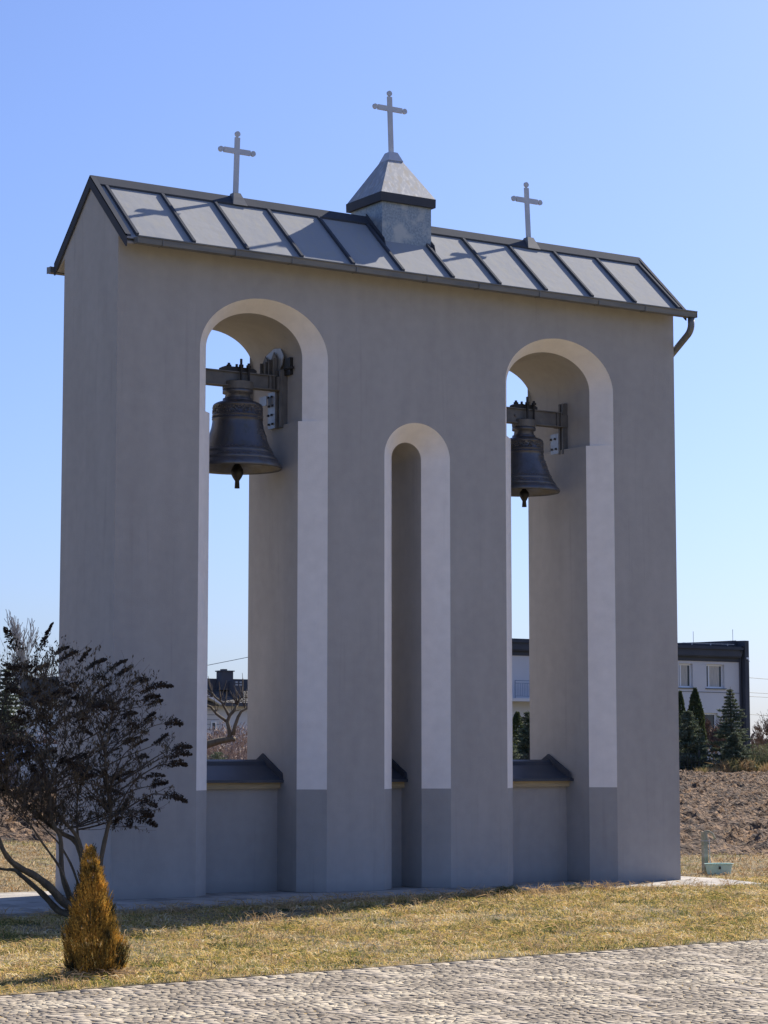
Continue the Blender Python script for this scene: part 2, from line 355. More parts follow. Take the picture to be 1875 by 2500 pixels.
for o in OPEN:
    a, b, bb = prof(o, 'o'), prof(o, 'i'), prof(o, 'b'); sm = MB()
    for i in range(len(a) - 1):
        tgt = wall if i in (0, len(a) - 2) else sm
        tgt.quad((a[i][0], 0, a[i][1]), (b[i][0], B_, b[i][1]), (b[i + 1][0], B_, b[i + 1][1]), (a[i + 1][0], 0, a[i + 1][1]))
        wall.quad((b[i][0], B_, b[i][1]), (bb[i][0], T, b[i][1]), (bb[i + 1][0], T, b[i + 1][1]), (b[i + 1][0], B_, b[i + 1][1]))
    surr.append(sm)
for s in (-1, 1):
    g = [(s * W, 0, 0), (s * W, T, 0), (s * W, T, ztb), (s * W, YR, ZR - .04), (s * W, 0, ztf)]
    wall.quad(*(g if s > 0 else reversed(g)))
wall.build('wall', M['wall'], tower)
for sm, lb in zip(surr, ('pale splayed surround of the left arch', 'pale splayed surround of the narrow middle arch', 'pale splayed surround of the right arch')):
    s_ = sm.build('arch_surround', M['light'], tower, smooth=False); s_['label'] = lb

# low walls inside the openings
for o, lb in zip(OPEN, ('left', 'middle', 'right')):
    x0, x1 = o['c'] - o['iw'] - .004, o['c'] + o['iw'] + .004
    lw = MB().box(x0, x1, .727, 1.422, -.02, 1.30).build('parapet_wall', M['wall'], tower)
    cp = MB()
    cp.prism_x(x0, x1, [(.588, 1.365), (1.074, 1.60), (1.56, 1.365), (1.56, 1.345), (1.074, 1.575), (.588, 1.345)])
    cp.prism_x(x0, x1, [(.965, 1.548), (1.01, 1.598), (1.074, 1.622), (1.138, 1.598), (1.183, 1.548), (1.074, 1.599)])
    cp.box(x0, x1, .573, .585, 1.335, 1.37)
    c_ = cp.build('wall_cap', M['capmetal'], lw)
    MB().box(x0, x1, .66, .68, 1.262, 1.356).build('fascia_board', M['board'], lw); MB().box(x0, x1, 1.47, 1.49, 1.262, 1.356).build('fascia_board', M['board'], lw); MB().box(x0, x1, .682, 1.468, 1.302, 1.318).build('soffit_board', M['board'], lw)
    bk_ = o.get('bk', 0) * .75
    for xs, xe in ((x1 - .03 - bk_, x1 - .008 - bk_), (x0 + .008, x0 + .03)):
        fl = MB()
        for s in (1, -1):
            yy = lambda d: 1.074 - s * d
            P = [(yy(.0), 1.60), (yy(.495), 1.355), (yy(.478), 1.455), (yy(0), 1.70)]
            fl.prism_x(xs, xe, P if s < 0 else list(reversed(P)))
            for d in (.03, .10, .43):
                zz = 1.665 - d * .49; fl.add(*[[(xs - .006, yy(d) - .008, zz - .008), (xs - .006, yy(d) + .008, zz - .008), (xs - .006, yy(d) + .008, zz + .008), (xs - .006, yy(d) - .008, zz + .008)], [(0, 1, 2, 3)]])
        fl.build('flashing', M['trim'], lw)

# roof sheets with standing seams
XE = 4.30
m_ = (ZR - ZEAVE) / (YR - YF)
sl = math.hypot(YR - YF, ZR - ZEAVE); nY, nZ = -(ZR - ZEAVE) / sl, (YR - YF) / sl    # outward normal of the front slope
rf = MB(); seams = []
for s, ye in ((1, YF), (-1, YB)):
    d = -1 if s > 0 else 1
    P = [(ye, ZEAVE), (YR, ZR), (YR, ZR + .022), (ye, ZEAVE + .022)]
    rf.prism_x(-XE, XE, P if s < 0 else list(reversed(P)))
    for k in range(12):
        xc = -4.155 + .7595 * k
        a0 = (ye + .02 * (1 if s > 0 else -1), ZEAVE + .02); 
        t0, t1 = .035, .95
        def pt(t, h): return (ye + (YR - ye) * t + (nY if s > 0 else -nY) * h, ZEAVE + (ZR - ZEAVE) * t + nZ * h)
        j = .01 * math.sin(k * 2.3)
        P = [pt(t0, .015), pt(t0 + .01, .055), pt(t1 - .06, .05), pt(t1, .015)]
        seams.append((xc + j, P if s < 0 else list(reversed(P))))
    # soffit boards
rf.build('roof_sheet', M['roof'], tower)
for xc, P in seams: MB().prism_x(xc - .019, xc + .019, P).build('standing_seam', M['trim'], tower)  # seams coloured darker than the sheet: their shaded sides are painted in
MB().prism_x(-W + .002, W - .002, [(YF + .02, ZEAVE - .03), (0.0, roof_under(0) - .035), (0, ztf - .12), (YF + .02, ZEAVE - .055)]).build('soffit', M['wall'], tower)
MB().prism_x(-W + .002, W - .002, [(T, ztb - .12), (T, roof_under(T) - .035), (YB - .02, ZEAVE - .03), (YB - .02, ZEAVE - .055)]).build('soffit', M['wall'], tower)
rc = MB()
rc.prism_x(-XE - .005, XE + .005, [(YR - .105, ZR - .105 * m_ + .02), (YR, ZR + .028), (YR + .105, ZR - .105 * m_ + .02), (YR + .115, ZR - .115 * m_ + .055), (YR, ZR + .075), (YR - .115, ZR - .115 * m_ + .055)])
rc.build('ridge_cap', M['trim'], tower)
for s in (-1, 1):
    vb = MB(); xa, xb = (s * XE, s * (XE + .02)) if s > 0 else (-XE - .02, -XE)
    for yy in (YF, YB):
        P = [(yy, ZEAVE - .10), (yy, ZEAVE + .05), (YR, ZR + .07), (YR, ZR - .08)]
        vb.prism_x(xa, xb, P if yy > YR else list(reversed(P)))
        # upstand folded onto the sheet
        P = [(yy, ZEAVE + .03), (yy, ZEAVE + .052), (YR, ZR + .072), (YR, ZR + .05)]
        vb.prism_x(min(xa, xb - s * .05) if s > 0 else xa, xb if s > 0 else xb + .05, P if yy > YR else list(reversed(P)))
    vb.build('verge_trim', M['trim'], tower)
def gutter(y0, sgn, xa, xb):
    g = MB(); w = .105; h = .075; t = .006; zt = ZEAVE + .012
    Y = lambda d: y0 + sgn * d
    P = [(Y(0), zt), (Y(0), zt - h), (Y(w), zt - h), (Y(w + .008), zt - .012), (Y(w + .020), zt - .004), (Y(w + .020), zt + .010), (Y(w), zt + .010), (Y(w - t), zt - h + t), (Y(t), zt - h + t), (Y(t), zt)]
    g.prism_x(xa, xb, P if sgn < 0 else list(reversed(P)))
    # end caps and joint collars
    for x in (xa, xb): g.box(x - .004, x + .004, min(Y(0), Y(w + .01)), max(Y(0), Y(w + .01)), zt - h - .002, zt + .002)
    x = xa + .33
    while x < xb - .2:
        g.box(x - .006, x + .006, min(Y(-.002), Y(w + .014)), max(Y(-.002), Y(w + .014)), zt - h - .006, zt - .004); x += .93 + .17 * math.sin(x * 9)
    return g.build('gutter', M['gutter'], tower)
gutter(YF - .004, -1, -4.21, 4.41); gutter(YB + .004, 1, -4.36, 4.41)
dp = MB(); yy0 = YF - .055
pts = [(4.355, yy0, ZEAVE - .07), (4.355, yy0, ZEAVE - .16)]
for i in range(1, 7):
    t = i / 6 * R(55); pts.append((4.355 - .01 * (i / 6), yy0 + .17 * (1 - math.cos(t)), ZEAVE - .16 - .17 * math.sin(t)))
px, py, pz = pts[-1]
pts += [(4.345, py + .42, pz - .27), (4.345, py + .80, pz - .52), (4.345, py + .92, pz - .64), (4.345, py + .95, pz - .8), (4.345, py + .95, .25), (4.36, py + 1.0, .10)]
dp.tube(pts, .047, 14); dp.box(4.325, 4.385, yy0 - .034, yy0 + .034, ZEAVE - .075, ZEAVE - .058)
dp.build('downpipe', M['gutter'], tower, smooth=True)

# turret on the ridge
tc = .085; TB = MB().box(tc - .385, tc + .385, YR - .38, YR + .38, 8.25, 8.89).build('turret', M['galv'], tower)
MB().frustum(tc - .005, YR, 8.875, .43, .43, 8.99, .432, .432).build('turret_fascia', M['trim'], TB)
MB().frustum(tc, YR, 8.9905, .427, .427, 9.54, .104, .104).build('turret_roof', M['pyr'], TB)
for s in (-1, 1):
    fl = MB(); P = [(YR - .47, roof_under(YR - .47) + .025), (YR, ZR + .03), (YR, ZR + .11), (YR - .44, roof_under(YR - .44) + .10)]
    fl.prism_x(tc + s * .392 - .006, tc + s * .392 + .006, P)
    fl.build('turret_flashing', M['trim'], TB)
def cross(cx, z0, z1, zarm, half, lb, pyr=False, lean=0.):
    sh = lambda mb: (setattr(mb, 'v', [(x + (z - z0) * lean, y, z) for x, y, z in mb.v]), mb)[1]
    b = MB(); w = .034; d = .014
    b.box(cx - w, cx + w, YR - d, YR + d, z0, z1 - .082)
    for s in (-1, 1): b.box(*(sorted((cx + s * w, cx + s * (half - .075)))), YR - d, YR + d, zarm - w, zarm + w)
    o = sh(b).build('cross', M['cross'], tower); o['label'] = lb
    for (x, z) in ((cx, z1 - .036), (cx - half + .034, zarm), (cx + half - .034, zarm)):
        k = MB(); n = 20
        vs = [(x + .036 * math.cos(2 * math.pi * i / n), YR - d, z + .036 * math.sin(2 * math.pi * i / n)) for i in range(n)]
        vs += [(a, YR + d, c) for a, _, c in vs]
        k.add(vs, [tuple(range(n)), tuple(reversed(range(n, 2 * n)))] + [((i + 1) % n, i, i + n, (i + 1) % n + n) for i in range(n)])
        # short neck that joins the disc to the arm
        if abs(x - cx) < .01: k.box(x - .012, x + .012, YR - .008, YR + .008, z - .055, z - .03)
        else:
            s = 1 if x > cx else -1; k.box(*(sorted((x - s * .055, x - s * .03))), YR - .008, YR + .008, z - .012, z + .012)
        sh(k).build('disc_end', M['cross'], o)
    if pyr: MB().frustum(cx, YR, 9.525, .118, .118, 9.655, .062, .062).build('cross_base', M['cross'], o)
    else: MB().frustum(cx, YR, ZR - .06, .105, .135, ZR + .115, .05, .045).build('cross_base', M['gutter'], o)
cross(-2.278, ZR + .05, 9.60, 9.338, .268, 'left ridge cross with disc ends', False, .028)
cross(.088, 9.64, 10.50, 10.255, .268, 'tallest cross on top of the little turret', True, -.035)
cross(2.352, ZR + .05, 9.565, 9.308, .258, 'right ridge cross with disc ends', False, -.045)

# ------------------------------------------------------------------ bells
def bell(cx, r, rs, zl, zsh, zcap, zbeam0, zbeam1, beamhalf, lb, big):
    cy = .76
    t = thing('church_bell', lb, 'bell', (cx, cy, zl), 'bells hanging in the arches')
    H = zsh - zl
    # outer profile: lip, flare, waist, shoulder, crown
    P = [(.0, .965), (.40, .955), (.62, .93), (.80, .88), (.90, .80)]
    prof = [(r * .93, zl + .012), (r * .985, zl - .004), (r, zl + .012), (r * .985, zl + .045), (r * .94, zl + H * .09)]
    ctrl = [(.90, .125), (.895, .13), (.905, .134), (.86, .17), (.80, .23), (.797, .236), (.805, .242), (.785, .256), (.79, .262), (.775, .27), (.73, .33), (.675, .42), (.635, .52), (.605, .62), (.585, .70), (.578, .745), (.592, .75), (.592, .757), (.576, .762), (.574, .80), (.588, .805), (.588, .812), (.57, .818), (.565, .95), (.575, .955), (.572, .965), (.55, .985), (.50, 1.005), (.44, 1.02), (.36, 1.035), (.345, 1.05), (.345, 1.075), (.30, 1.085), (.0, 1.09)]
    for a, h in ctrl: prof.append((r * a * (1 if h < .6 else rs / (r * .565)) if h >= .6 else r * a, zl + H * h))
    b = MB().lathe(cx, cy, prof, 72)
    inner = [(r * .93, zl + .012)] + [(max(0, r * a * .86), zl + H * h * .94) for a, h in ((.92, .1), (.78, .25), (.66, .45), (.6, .7), (.55, .95), (.0, 1.0))]
    b.lathe(cx, cy, list(reversed(inner)), 72)
    # raised ornament: frieze below the shoulder, lettering band, figure relief, lower vine band
    rl = MB(); rr = random.Random(5 if big else 9)
    def rad_at(h):
        ps = [(p[1], p[0]) for p in prof]
        for (z0, r0), (z1, r1) in zip(ps, ps[1:]):
            if z0 <= zl + H * h <= z1 and z1 > z0: return r0 + (r1 - r0) * (zl + H * h - z0) / (z1 - z0)
        return r * .6
    def bump(th, h, sw, sh):
        R0 = rad_at(h); z = zl + H * h; c, s = math.cos(th), math.sin(th)
        n = (c, s); tx = (-s, c); k = sw; o_ = .011
        pts = [(cx + n[0] * (R0 + dd) + tx[0] * u, cy + n[1] * (R0 + dd) + tx[1] * u, z + v) for u, v, dd in ((-k, 0, -.002), (0, -sh, -.002), (k, 0, -.002), (0, sh, -.002), (0, 0, o_))]
        rl.add(pts, [(0, 1, 4), (1, 2, 4), (2, 3, 4), (3, 0, 4)])
    for i in range(480): bump(rr.random() * 6.283, .835 + .105 * rr.random(), .010 + .010 * rr.random(), .008 + .008 * rr.random())
    for i in range(90): bump(i / 90 * 6.283, .782, .008 if i % 4 else .002, .012)
    for i in range(70): bump(i / 70 * 6.283 + .02 * rr.random(), .30 + .012 * math.sin(i * 1.7), .008 + .006 * rr.random(), .009)
    for i in range(60): bump(i / 60 * 6.283, .185 + .02 * math.sin(i * .9), .014, .007)
    for i in range(70 if big else 120):
        bump(-1.05 + rr.gauss(0, .12 if big else .16), .50 + rr.gauss(0, .06 if big else .09), .008, .011)
    nr = len(rl.f); k0 = len(rl.v); rl.v += b.v; rl.f += [tuple(i + k0 for i in f) for f in b.f]
    body = rl.build('bell_body', M['bell'], t, smooth=True); body.data.materials.append(M['relief'])
    for i in range(nr): body.data.polygons[i].material_index = 1; body.data.polygons[i].use_smooth = False
    # cast cap and neck
    MB().lathe(cx, cy, [(rs * .55, zsh + H * .06), (rs * .50, zcap - .075), (rs * .62, zcap - .065), (rs * .62, zcap - .03), (rs * .58, zcap - .02)], 32).build('crown_neck', M['bell'], t, smooth=True)
    MB().lathe(cx, cy, [(rs * .5, zcap - .022), (rs * .62, zcap - .018), (rs * .64, zcap + .075), (rs * .60, zcap + .082), (0, zcap + .083)], 32).build('yoke_collar', M['yoke'], t)
    # beam: two flanges and web (I-beam) along x
    bm = MB(); xa, xb = cx - .655, cx + beamhalf; hy = .072
    bm.box(xa, xb, cy - hy, cy + hy, zbeam1 - .014, zbeam1).box(xa, xb, cy - hy, cy + hy, zbeam0, zbeam0 + .014)
    bm.box(xa + .002, xb - .002, cy - .042, cy + .042, zbeam0 + .014, zbeam1 - .014)
    for xx in (xb - .09, xb - .03): bm.box(xx - .008, xx + .008, cy - hy + .002, cy + hy - .002, zbeam0 + .0145, zbeam1 - .0145)
    if not big:
        for xx in (cx - .17, cx + .14): bm.lathe(xx, cy - .045, [(.0, 0)], 3) if False else bm.box(xx - .016, xx + .016, cy - .058, cy - .0425, (zbeam0 + zbeam1) / 2 - .014, (zbeam0 + zbeam1) / 2 + .014)
    bm.build('headstock_beam', M['yoke'], t)
    cl = MB()
    L = .245 if big else .20
    cl.prism_y(cy - .05, cy + .05, [(cx - L, zbeam1 + .003), (cx + L, zbeam1 + .003), (cx + L, zbeam1 + .035), (cx + L - .05, zbeam1 + .06), (cx - L + .04, zbeam1 + .06), (cx - L, zbeam1 + .04)])
    cl.build('clamp_plate', M['iron'], t)
    for (xx, yv, hh, rr_) in ((cx - .13, cy, .05, .026), (cx, cy - .085, .10, .024), (cx + .11, cy - .085, .05, .026), (cx + .03, cy + .085, .06, .024)):
        bt = MB(); bt.lathe(xx, yv, [(rr_ * .6, zcap + .02), (rr_ * .6, zbeam1 + .055), (rr_ * 1.3, zbeam1 + .055), (rr_ * 1.3, zbeam1 + .085), (rr_ * .7, zbeam1 + .09), (rr_ * .7, zbeam1 + .06 + hh)], 8, capt=True)
        bt.build('tie_bolt', M['iron'], t, smooth=False)
    # clapper
    cz = zl - (.13 if big else .10)
    MB().lathe(cx, cy, [(.0, cz - .115), (.033, cz - .113), (.028, cz - .02), (.055, cz + .02), (.080, cz + .07), (.076, cz + .12), (.045, cz + .18), (.022, cz + .2), (.022, zl + H * .8), (0, zl + H * .8)] if big else
               [(.0, cz - .10), (.033, cz - .098), (.026, cz - .02), (.048, cz + .02), (.068, cz + .06), (.064, cz + .10), (.03, cz + .14), (.02, cz + .17), (.02, zl + H * .8), (0, zl + H * .8)], 20).build('clapper', M['iron'], t, smooth=True)
    return t
bell(-2.22, .567, .31, 5.255, 6.085, 6.28, 6.297, 6.488, .52, 'larger dark bronze bell hanging from a steel headstock in the left arch', True)
bell(2.255, .487, .26, 5.24, 5.965, 6.155, 6.18, 6.387, .62, 'smaller dark bronze bell hanging from a steel headstock in the right arch', False)
# bearing brackets on the jambs
def bracket(xj, side, z0, z1, y0, y1, lb, pz0, pz1, motor):
    s = side     # jamb on +x side: bracket sticks out towards -x
    t = thing('bell_bracket', lb, 'bracket', (xj, (y0 + y1) / 2, z0), 'bell brackets bolted to the jambs')
    X0, X1 = sorted((xj, xj - s * .07)); ch = MB()
    ch.box(X0, X1, y0, y1, z0, z1)
    X2, X3 = sorted((xj - s * .07, xj - s * .105)); ch.box(X2, X3, y0 + .005, y0 + .035, z0 + .004, z1 - .004).box(X2, X3, y1 - .035, y1 - .005, z0 + .004, z1 - .004)
    ch.build('channel', M['yoke'], t)
    pl = MB(); xa, xb = sorted((xj - s * .10, xj - s * .108)); pl.box(xa, xb, y1 - .004, y1 + .17, pz0, pz1).box(*sorted((xj, xj - s * .10)), y1 + .15, y1 + .165, pz0 + .003, pz1 - .003).build('bolt_plate', M['plate'], t)
    n = 4 if motor else 2
    for i in range(n):
        for k in (0, 1):
            z = pz0 + (pz1 - pz0) * (i + .5) / n; y = y1 + .05 + .09 * k + (.02 if i % 2 else 0)
            xq = sorted((xj - s * .108, xj - s * .125)); MB().box(*xq, y - .013, y + .013, z - .013, z + .013).build('bolt', M['iron'], t)
    bb = MB(); xq = sorted((xj - s * .02, xj - s * .14)); zc = (6.39 if motor else 6.285)
    bb.box(*xq, y1 - .12, y1 + .06, zc - .10, zc + .07); bb.build('bearing_box', M['yoke'], t)
    if motor:
        xq = sorted((xj - s * .055, xj - s * .067)); a = [(.62, 6.74), (.66, 6.62), (.76, 6.54), (1.19, 6.54), (1.23, 6.64), (1.06, 6.79), (.86, 6.86), (.69, 6.84)]
        MB().prism_x(*xq, a).build('sector_plate', M['plate'], t)
        cyy, czz = .80, 6.54
        for (ya, yb, z0_, z1_) in ((.75, .89, 6.33, 6.72), (.97, 1.11, 6.53, 6.70)):
            ym = (ya + yb) / 2; g = MB()
            for q, u in ((ya, ya + .012), (yb - .012, yb)): g.box(*sorted((xj - s * .09, xj - s * .13)), q, u, z0_, z1_)
            g.prism_x(*sorted((xj - s * .08, xj - s * .09)), [(ya, z0_), (yb, z0_), (yb, z1_), (ym, z1_ + .09), (ya, z1_)]).build('pointed_channel', M['yoke'], t)
        MB().box(*sorted((xj - s * .004, xj - s * .048)), y0 - .14, y0 + .02, czz - .06, czz + .16).tube([(xj - s * .04, y0 - .2, czz + .02), (xj - s * .04, y0, czz + .02)], .02, 8).build('drive_unit', M['iron'], t)
        MB().box(*sorted((xj - s * .16, xj - s * .175)), y1 + .10, y1 + .27, 6.12, 6.24).build('switch_plate', M['plate'], t)
bracket(-2.262 + .69, 1, 5.81, 6.56, .62, .76, 'tall bolted bracket with sector plate beside the larger bell in the left arch', 5.82, 6.29, True)
bracket(2.302 + .70, 1, 5.81, 6.52, .72, .83, 'bolted box bracket holding the smaller bell on the right jamb of the right arch', 5.83, 6.11, False)
bracket(-2.262 - .69, -1, 5.82, 6.55, .62, .76, 'bolted bracket half hidden behind the left edge of the left arch', 5.9, 6.2, False)
bracket(2.302 - .70, -1, 5.82, 6.5, .66, .78, 'bolted bracket hidden behind the left edge of the right arch', 5.9, 6.2, False)

# ------------------------------------------------------------------ concrete apron round the tower
ap = MB(); n = 60
front = []; 
for i in range(n + 1):
    x = -6.9 + (5.0 + 6.9) * i / n
    y = -1.08 + .32 * smooth01((x + 5.2) / 3.6) + .035 * math.sin(x * 3.1) + .02 * math.sin(x * 11) + .018 * math.sin(x * 23.7) - .20 * max(0, (x - 1) / 4)
    front.append((x, float(y)))
for (xa, ya), (xb, yb) in zip(front, front[1:]):
    ap.quad((xa, ya, -.035), (xb, yb, -.035), (xb, -.02, -.002), (xa, -.02, -.002))
    ap.quad((xa, -.02, -.002), (xb, -.02, -.002), (xb, 2.3, -.012), (xa, 2.3, -.012))
    ap.quad((xa, ya - .01, -.30), (xb, yb - .01, -.30), (xb, yb, -.035), (xa, ya, -.035))
xa = front[0][0]; xb = front[-1][0]
ap.quad((xb, front[-1][1], -.3), (xb, 2.3, -.3), (xb, 2.3, -.012), (xb, -.02, -.002), (xb, front[-1][1], -.035))
ap.quad((xa, 2.3, -.3), (xa, front[0][1], -.3), (xa, front[0][1], -.035), (xa, -.02, -.002), (xa, 2.3, -.012))
tag(ap.build('concrete_apron', M['conc']), kind='structure')

# ------------------------------------------------------------------ cobbled paving
PZ = -.165
def pave_z(x, y): return gz(x, pave_y(x)) * 0 + PZ
xs = np.linspace(-26, 22, 40)
pb = MB()
for a, b in zip(xs, xs[1:]):
    pb.quad((a, -30, PZ - .0045), (b, -30, PZ - .0045), (b, float(pave_y(b)) - .005, PZ - .0045), (a, float(pave_y(a)) - .005, PZ - .0045))
    pb.quad((a, float(pave_y(a)) - .005, PZ - .0045), (b, float(pave_y(b)) - .005, PZ - .0045), (b, float(pave_y(b)) + .03, PZ - .06), (a, float(pave_y(a)) + .03, PZ - .06))
tag(pb.build('paving_bed', M['joint']), kind='structure')
cv = []; lv = []
def stone(lst, x, y, ang, hx, hy, z, tilt=.03, taper=0.):
    c, s = math.cos(ang), math.sin(ang); tx, ty = rng.normal(0, tilt, 2); ins = .003
    out = []
    for (ux, uy, lo) in ((-1, -1, 1), (1, -1, 1), (1, 1, 1), (-1, 1, 1), (-1, -1, 0), (1, -1, 0), (1, 1, 0), (-1, 1, 0)):
        ax = hx * (1 - taper * uy) - (0 if lo else ins); ay = hy - (0 if lo else ins)
        jx, jy = (rng.normal(0, .05 * hx), rng.normal(0, .05 * hy)) if lst is cv else (0, 0)
        dx, dy = ux * ax + jx, uy * ay + jy
        zz = z + (-.009 if lo else 0) + (dx * tx + dy * ty) + (rng.normal(0, .0015) if (not lo and lst is cv) else 0)
        out.append((x + dx * c - dy * s, y + dx * s + dy * c, zz))
    lst.append(out)
RING = .56; PITCH = 1.18
cent = [((i + (.5 if j % 2 else 0)) * PITCH - 9.9, -4.6 - j * .86) for i in range(-4, 18) for j in range(0, 15)]
cent = [c for c in cent if -13 < c[0] < 7]
def ok(x, y): return y < pave_y(x) - .07 and -12.5 < x < 6.5 and y > -17
for ci, (cx, cy) in enumerate(cent):
    if not (-13 < cx < 7): continue
    def mine(x, y):
        d0 = math.hypot(x - cx, y - cy)
        for k, (ox, oy) in enumerate(cent):
            if k != ci and math.hypot(x - ox, y - oy) < d0 - 1e-6: return False
        return True
    r = .034
    while r < 1.0:
        if abs(r - RING) < .05:
            nn = int(2 * math.pi * RING / .145)
            for k in range(nn):
                a = 2 * math.pi * k / nn; x, y = cx + RING * math.cos(a), cy + RING * math.sin(a)
                if ok(x, y) and mine(x, y): stone(lv, x, y, a, .048, .069, PZ + .001, .004)
            r = RING + .048 + .033; continue
        nn = max(4, int(2 * math.pi * r / .070)); off = rng.random()
        for k in range(nn):
            a = 2 * math.pi * (k + off) / nn + rng.normal(0, .012); x, y = cx + r * math.cos(a), cy + r * math.sin(a)
            if ok(x, y) and (r < RING or mine(x, y)): stone(cv, x, y, a, .0315, min(.0325, math.pi * r / nn * .93), PZ + rng.normal(0, .0012), .014)
        r += .0675
# edge course along the lawn
x = -12.
while x < 6.5:
    y = float(pave_y(x)) - .035; stone(lv, x, y, math.atan(.122), .095, .035, PZ + .006, .01); x += .2
BF = np.array([(4, 5, 6, 7), (0, 1, 5, 4), (1, 2, 6, 5), (2, 3, 7, 6), (3, 0, 4, 7)])
for lst, nm, mm in ((cv, 'cobbles', M['cobble']), (lv, 'paving_rings', M['slabstone'])):
    V = np.array(lst).reshape(-1, 3); k = len(lst); Qs = (BF[None] + (np.arange(k) * 8)[:, None, None]).reshape(-1, 4)
    tag(np_mesh(nm, V, Qs, m=mm), kind='structure')

# ------------------------------------------------------------------ grass
def blades(name, N, region, hmin, hmax, wid, m, lean=.95, parent=None, kind='stuff'):
    x, y, hs = region(N); n = len(x); z = gz(x, y) + lawn_d(x, y) - .005
    h = (hmin + (hmax - hmin) * rng.random(n) ** 3) * hs; a = rng.random(n) * 6.283; ln = (np.abs(rng.normal(0, lean, n)) + lean * .5) * h
    la = a + rng.normal(0, .5, n) + 1.57; w = wid * (.6 + .8 * rng.random(n))
    cx, sx = np.cos(a) * w, np.sin(a) * w; lx, ly = np.cos(la) * ln, np.sin(la) * ln
    V = np.stack([np.stack([x - cx, y - sx, z], 1), np.stack([x + cx, y + sx, z], 1),
                  np.stack([x + lx * .4 + cx * .7, y + ly * .4 + sx * .7, z + h * .55], 1), np.stack([x + lx * .4 - cx * .7, y + ly * .4 - sx * .7, z + h * .6], 1),
                  np.stack([x + lx, y + ly, z + h * (1 - .8 * np.minimum(1, ln / (2 * h)) ** 1.2)], 1)], 1).reshape(-1, 3)
    k = np.arange(n) * 5; Qs = np.stack([k, k + 1, k + 2, k + 3], 1); Ts = np.stack([k + 3, k + 2, k + 4], 1)
    o = np_mesh(name, V, Qs, Ts, m, parent)
    return o
def front_region(N):
    x = rng.uniform(-12.5, 8, N); y = rng.uniform(-9.2, .2, N)
    k = (y > pave_y(x) + .0) & (y < -1.05 + .32 * smooth01((x + 5.2) / 3.6) - .20 * np.maximum(0, (x - 1) / 4) + .035 * np.sin(x * 3.1)) | ((x > 5.05) & (y > -6))
    k &= fbm(x * 1.1, y * 1.1, 4, 21) + .30 * rng.random(N) > .47
    x, y = x[k], y[k]; return x, y, .55 + .9 * fbm(x * 1.7, y * 1.7, 3, 33)
def back_region(N):
    x = rng.uniform(-10, 16, N); y = rng.uniform(-1, 25, N); k = (y < field_y(x) + .6) & ~((x > -6.9) & (x < 5.0) & (y < 2.35))
    x, y = x[k], y[k]; return x, y, .6 + .8 * fbm(x * 1.7, y * 1.7, 3, 33)
tag(blades('grass', 520000, front_region, .022, .095, .0036, M['blade']), 'dry winter grass in straw and green in front of the belfry', 'grass', kind='stuff')
tag(blades('rough_grass', 170000, back_region, .04, .12, .006, M['straw2']), 'rough straw-coloured grass at the edge of the ploughed field', 'grass', kind='stuff')
def long_region(N):
    c = np.stack([rng.uniform(-9.5, 4, 420), rng.uniform(-7.9, -1.0, 420)], 1)
    c[:150, 1] = -1.3 + rng.normal(0, .12, 150)
    p = c[rng.integers(0, 420, N)] + rng.normal(0, .05, (N, 2)); x, y = p[:, 0], p[:, 1]
    k = (y > pave_y(x) + .02) & (y < -1.22 + .42 * smooth01((x + 5.2) / 3.6)); return x[k], y[k], np.ones(k.sum())
tag(blades('tall_grass', 9000, long_region, .07, .20, .0028, M['straw'], .6), 'scattered longer dry stalks standing above the lawn', 'grass', kind='stuff')
def tuft(cx, cy, n, r, h, lb):
    def reg(N): a = rng.normal(0, r * .8, (N, 2)); a = np.clip(a, -1.5 * r, 1.5 * r); return cx + a[:, 0], cy + a[:, 1], np.ones(N)
    o = blades('grass_tuft', n, reg, h * .5, h, .0045, M['green3'], .7); return tag(o, lb, 'grass tuft', 'green tufts in the lawn')
def stubble_region(N):
    x = rng.uniform(2, 72, N); y = rng.uniform(5, 63, N); k = y > field_y(x) + .1; return x[k], y[k], np.ones(k.sum())
_g = gz
o = blades('field_stubble', 90000, stubble_region, .03, .13, .008, M['straw'], 1.4); o.location.z = .05
tag(o, 'pale straw litter scattered over the ploughed soil', 'straw', kind='stuff')
tuft(.55, -1.18, 420, .07, .19, 'spiky green grass tuft at the slab edge left of the right arch')
tuft(1.55, -1.15, 380, .06, .16, 'spiky green grass tuft at the slab edge straight below the right arch')
tuft(-1.3, -5.6, 260, .06, .07, 'small dark green tuft near the paving, below the middle arch')
tuft(-.05, -5.6, 260, .06, .07, 'small dark green tuft near the paving, below the right arch')

def weed_region(N):
    c = np.stack([rng.uniform(-8.5, 4.5, 46), rng.uniform(-7.3, -1.6, 46)], 1); c = c[c[:, 1] > pave_y(c[:, 0]) + .1]
    p = c[rng.integers(0, len(c), N)] + rng.normal(0, .055, (N, 2)); return p[:, 0], p[:, 1], np.ones(N)
tag(blades('lawn_weeds', 4200, weed_region, .03, .06, .006, M['green2'], .7), 'small dark green weed rosettes dotted over the dry lawn', 'weeds', kind='stuff')
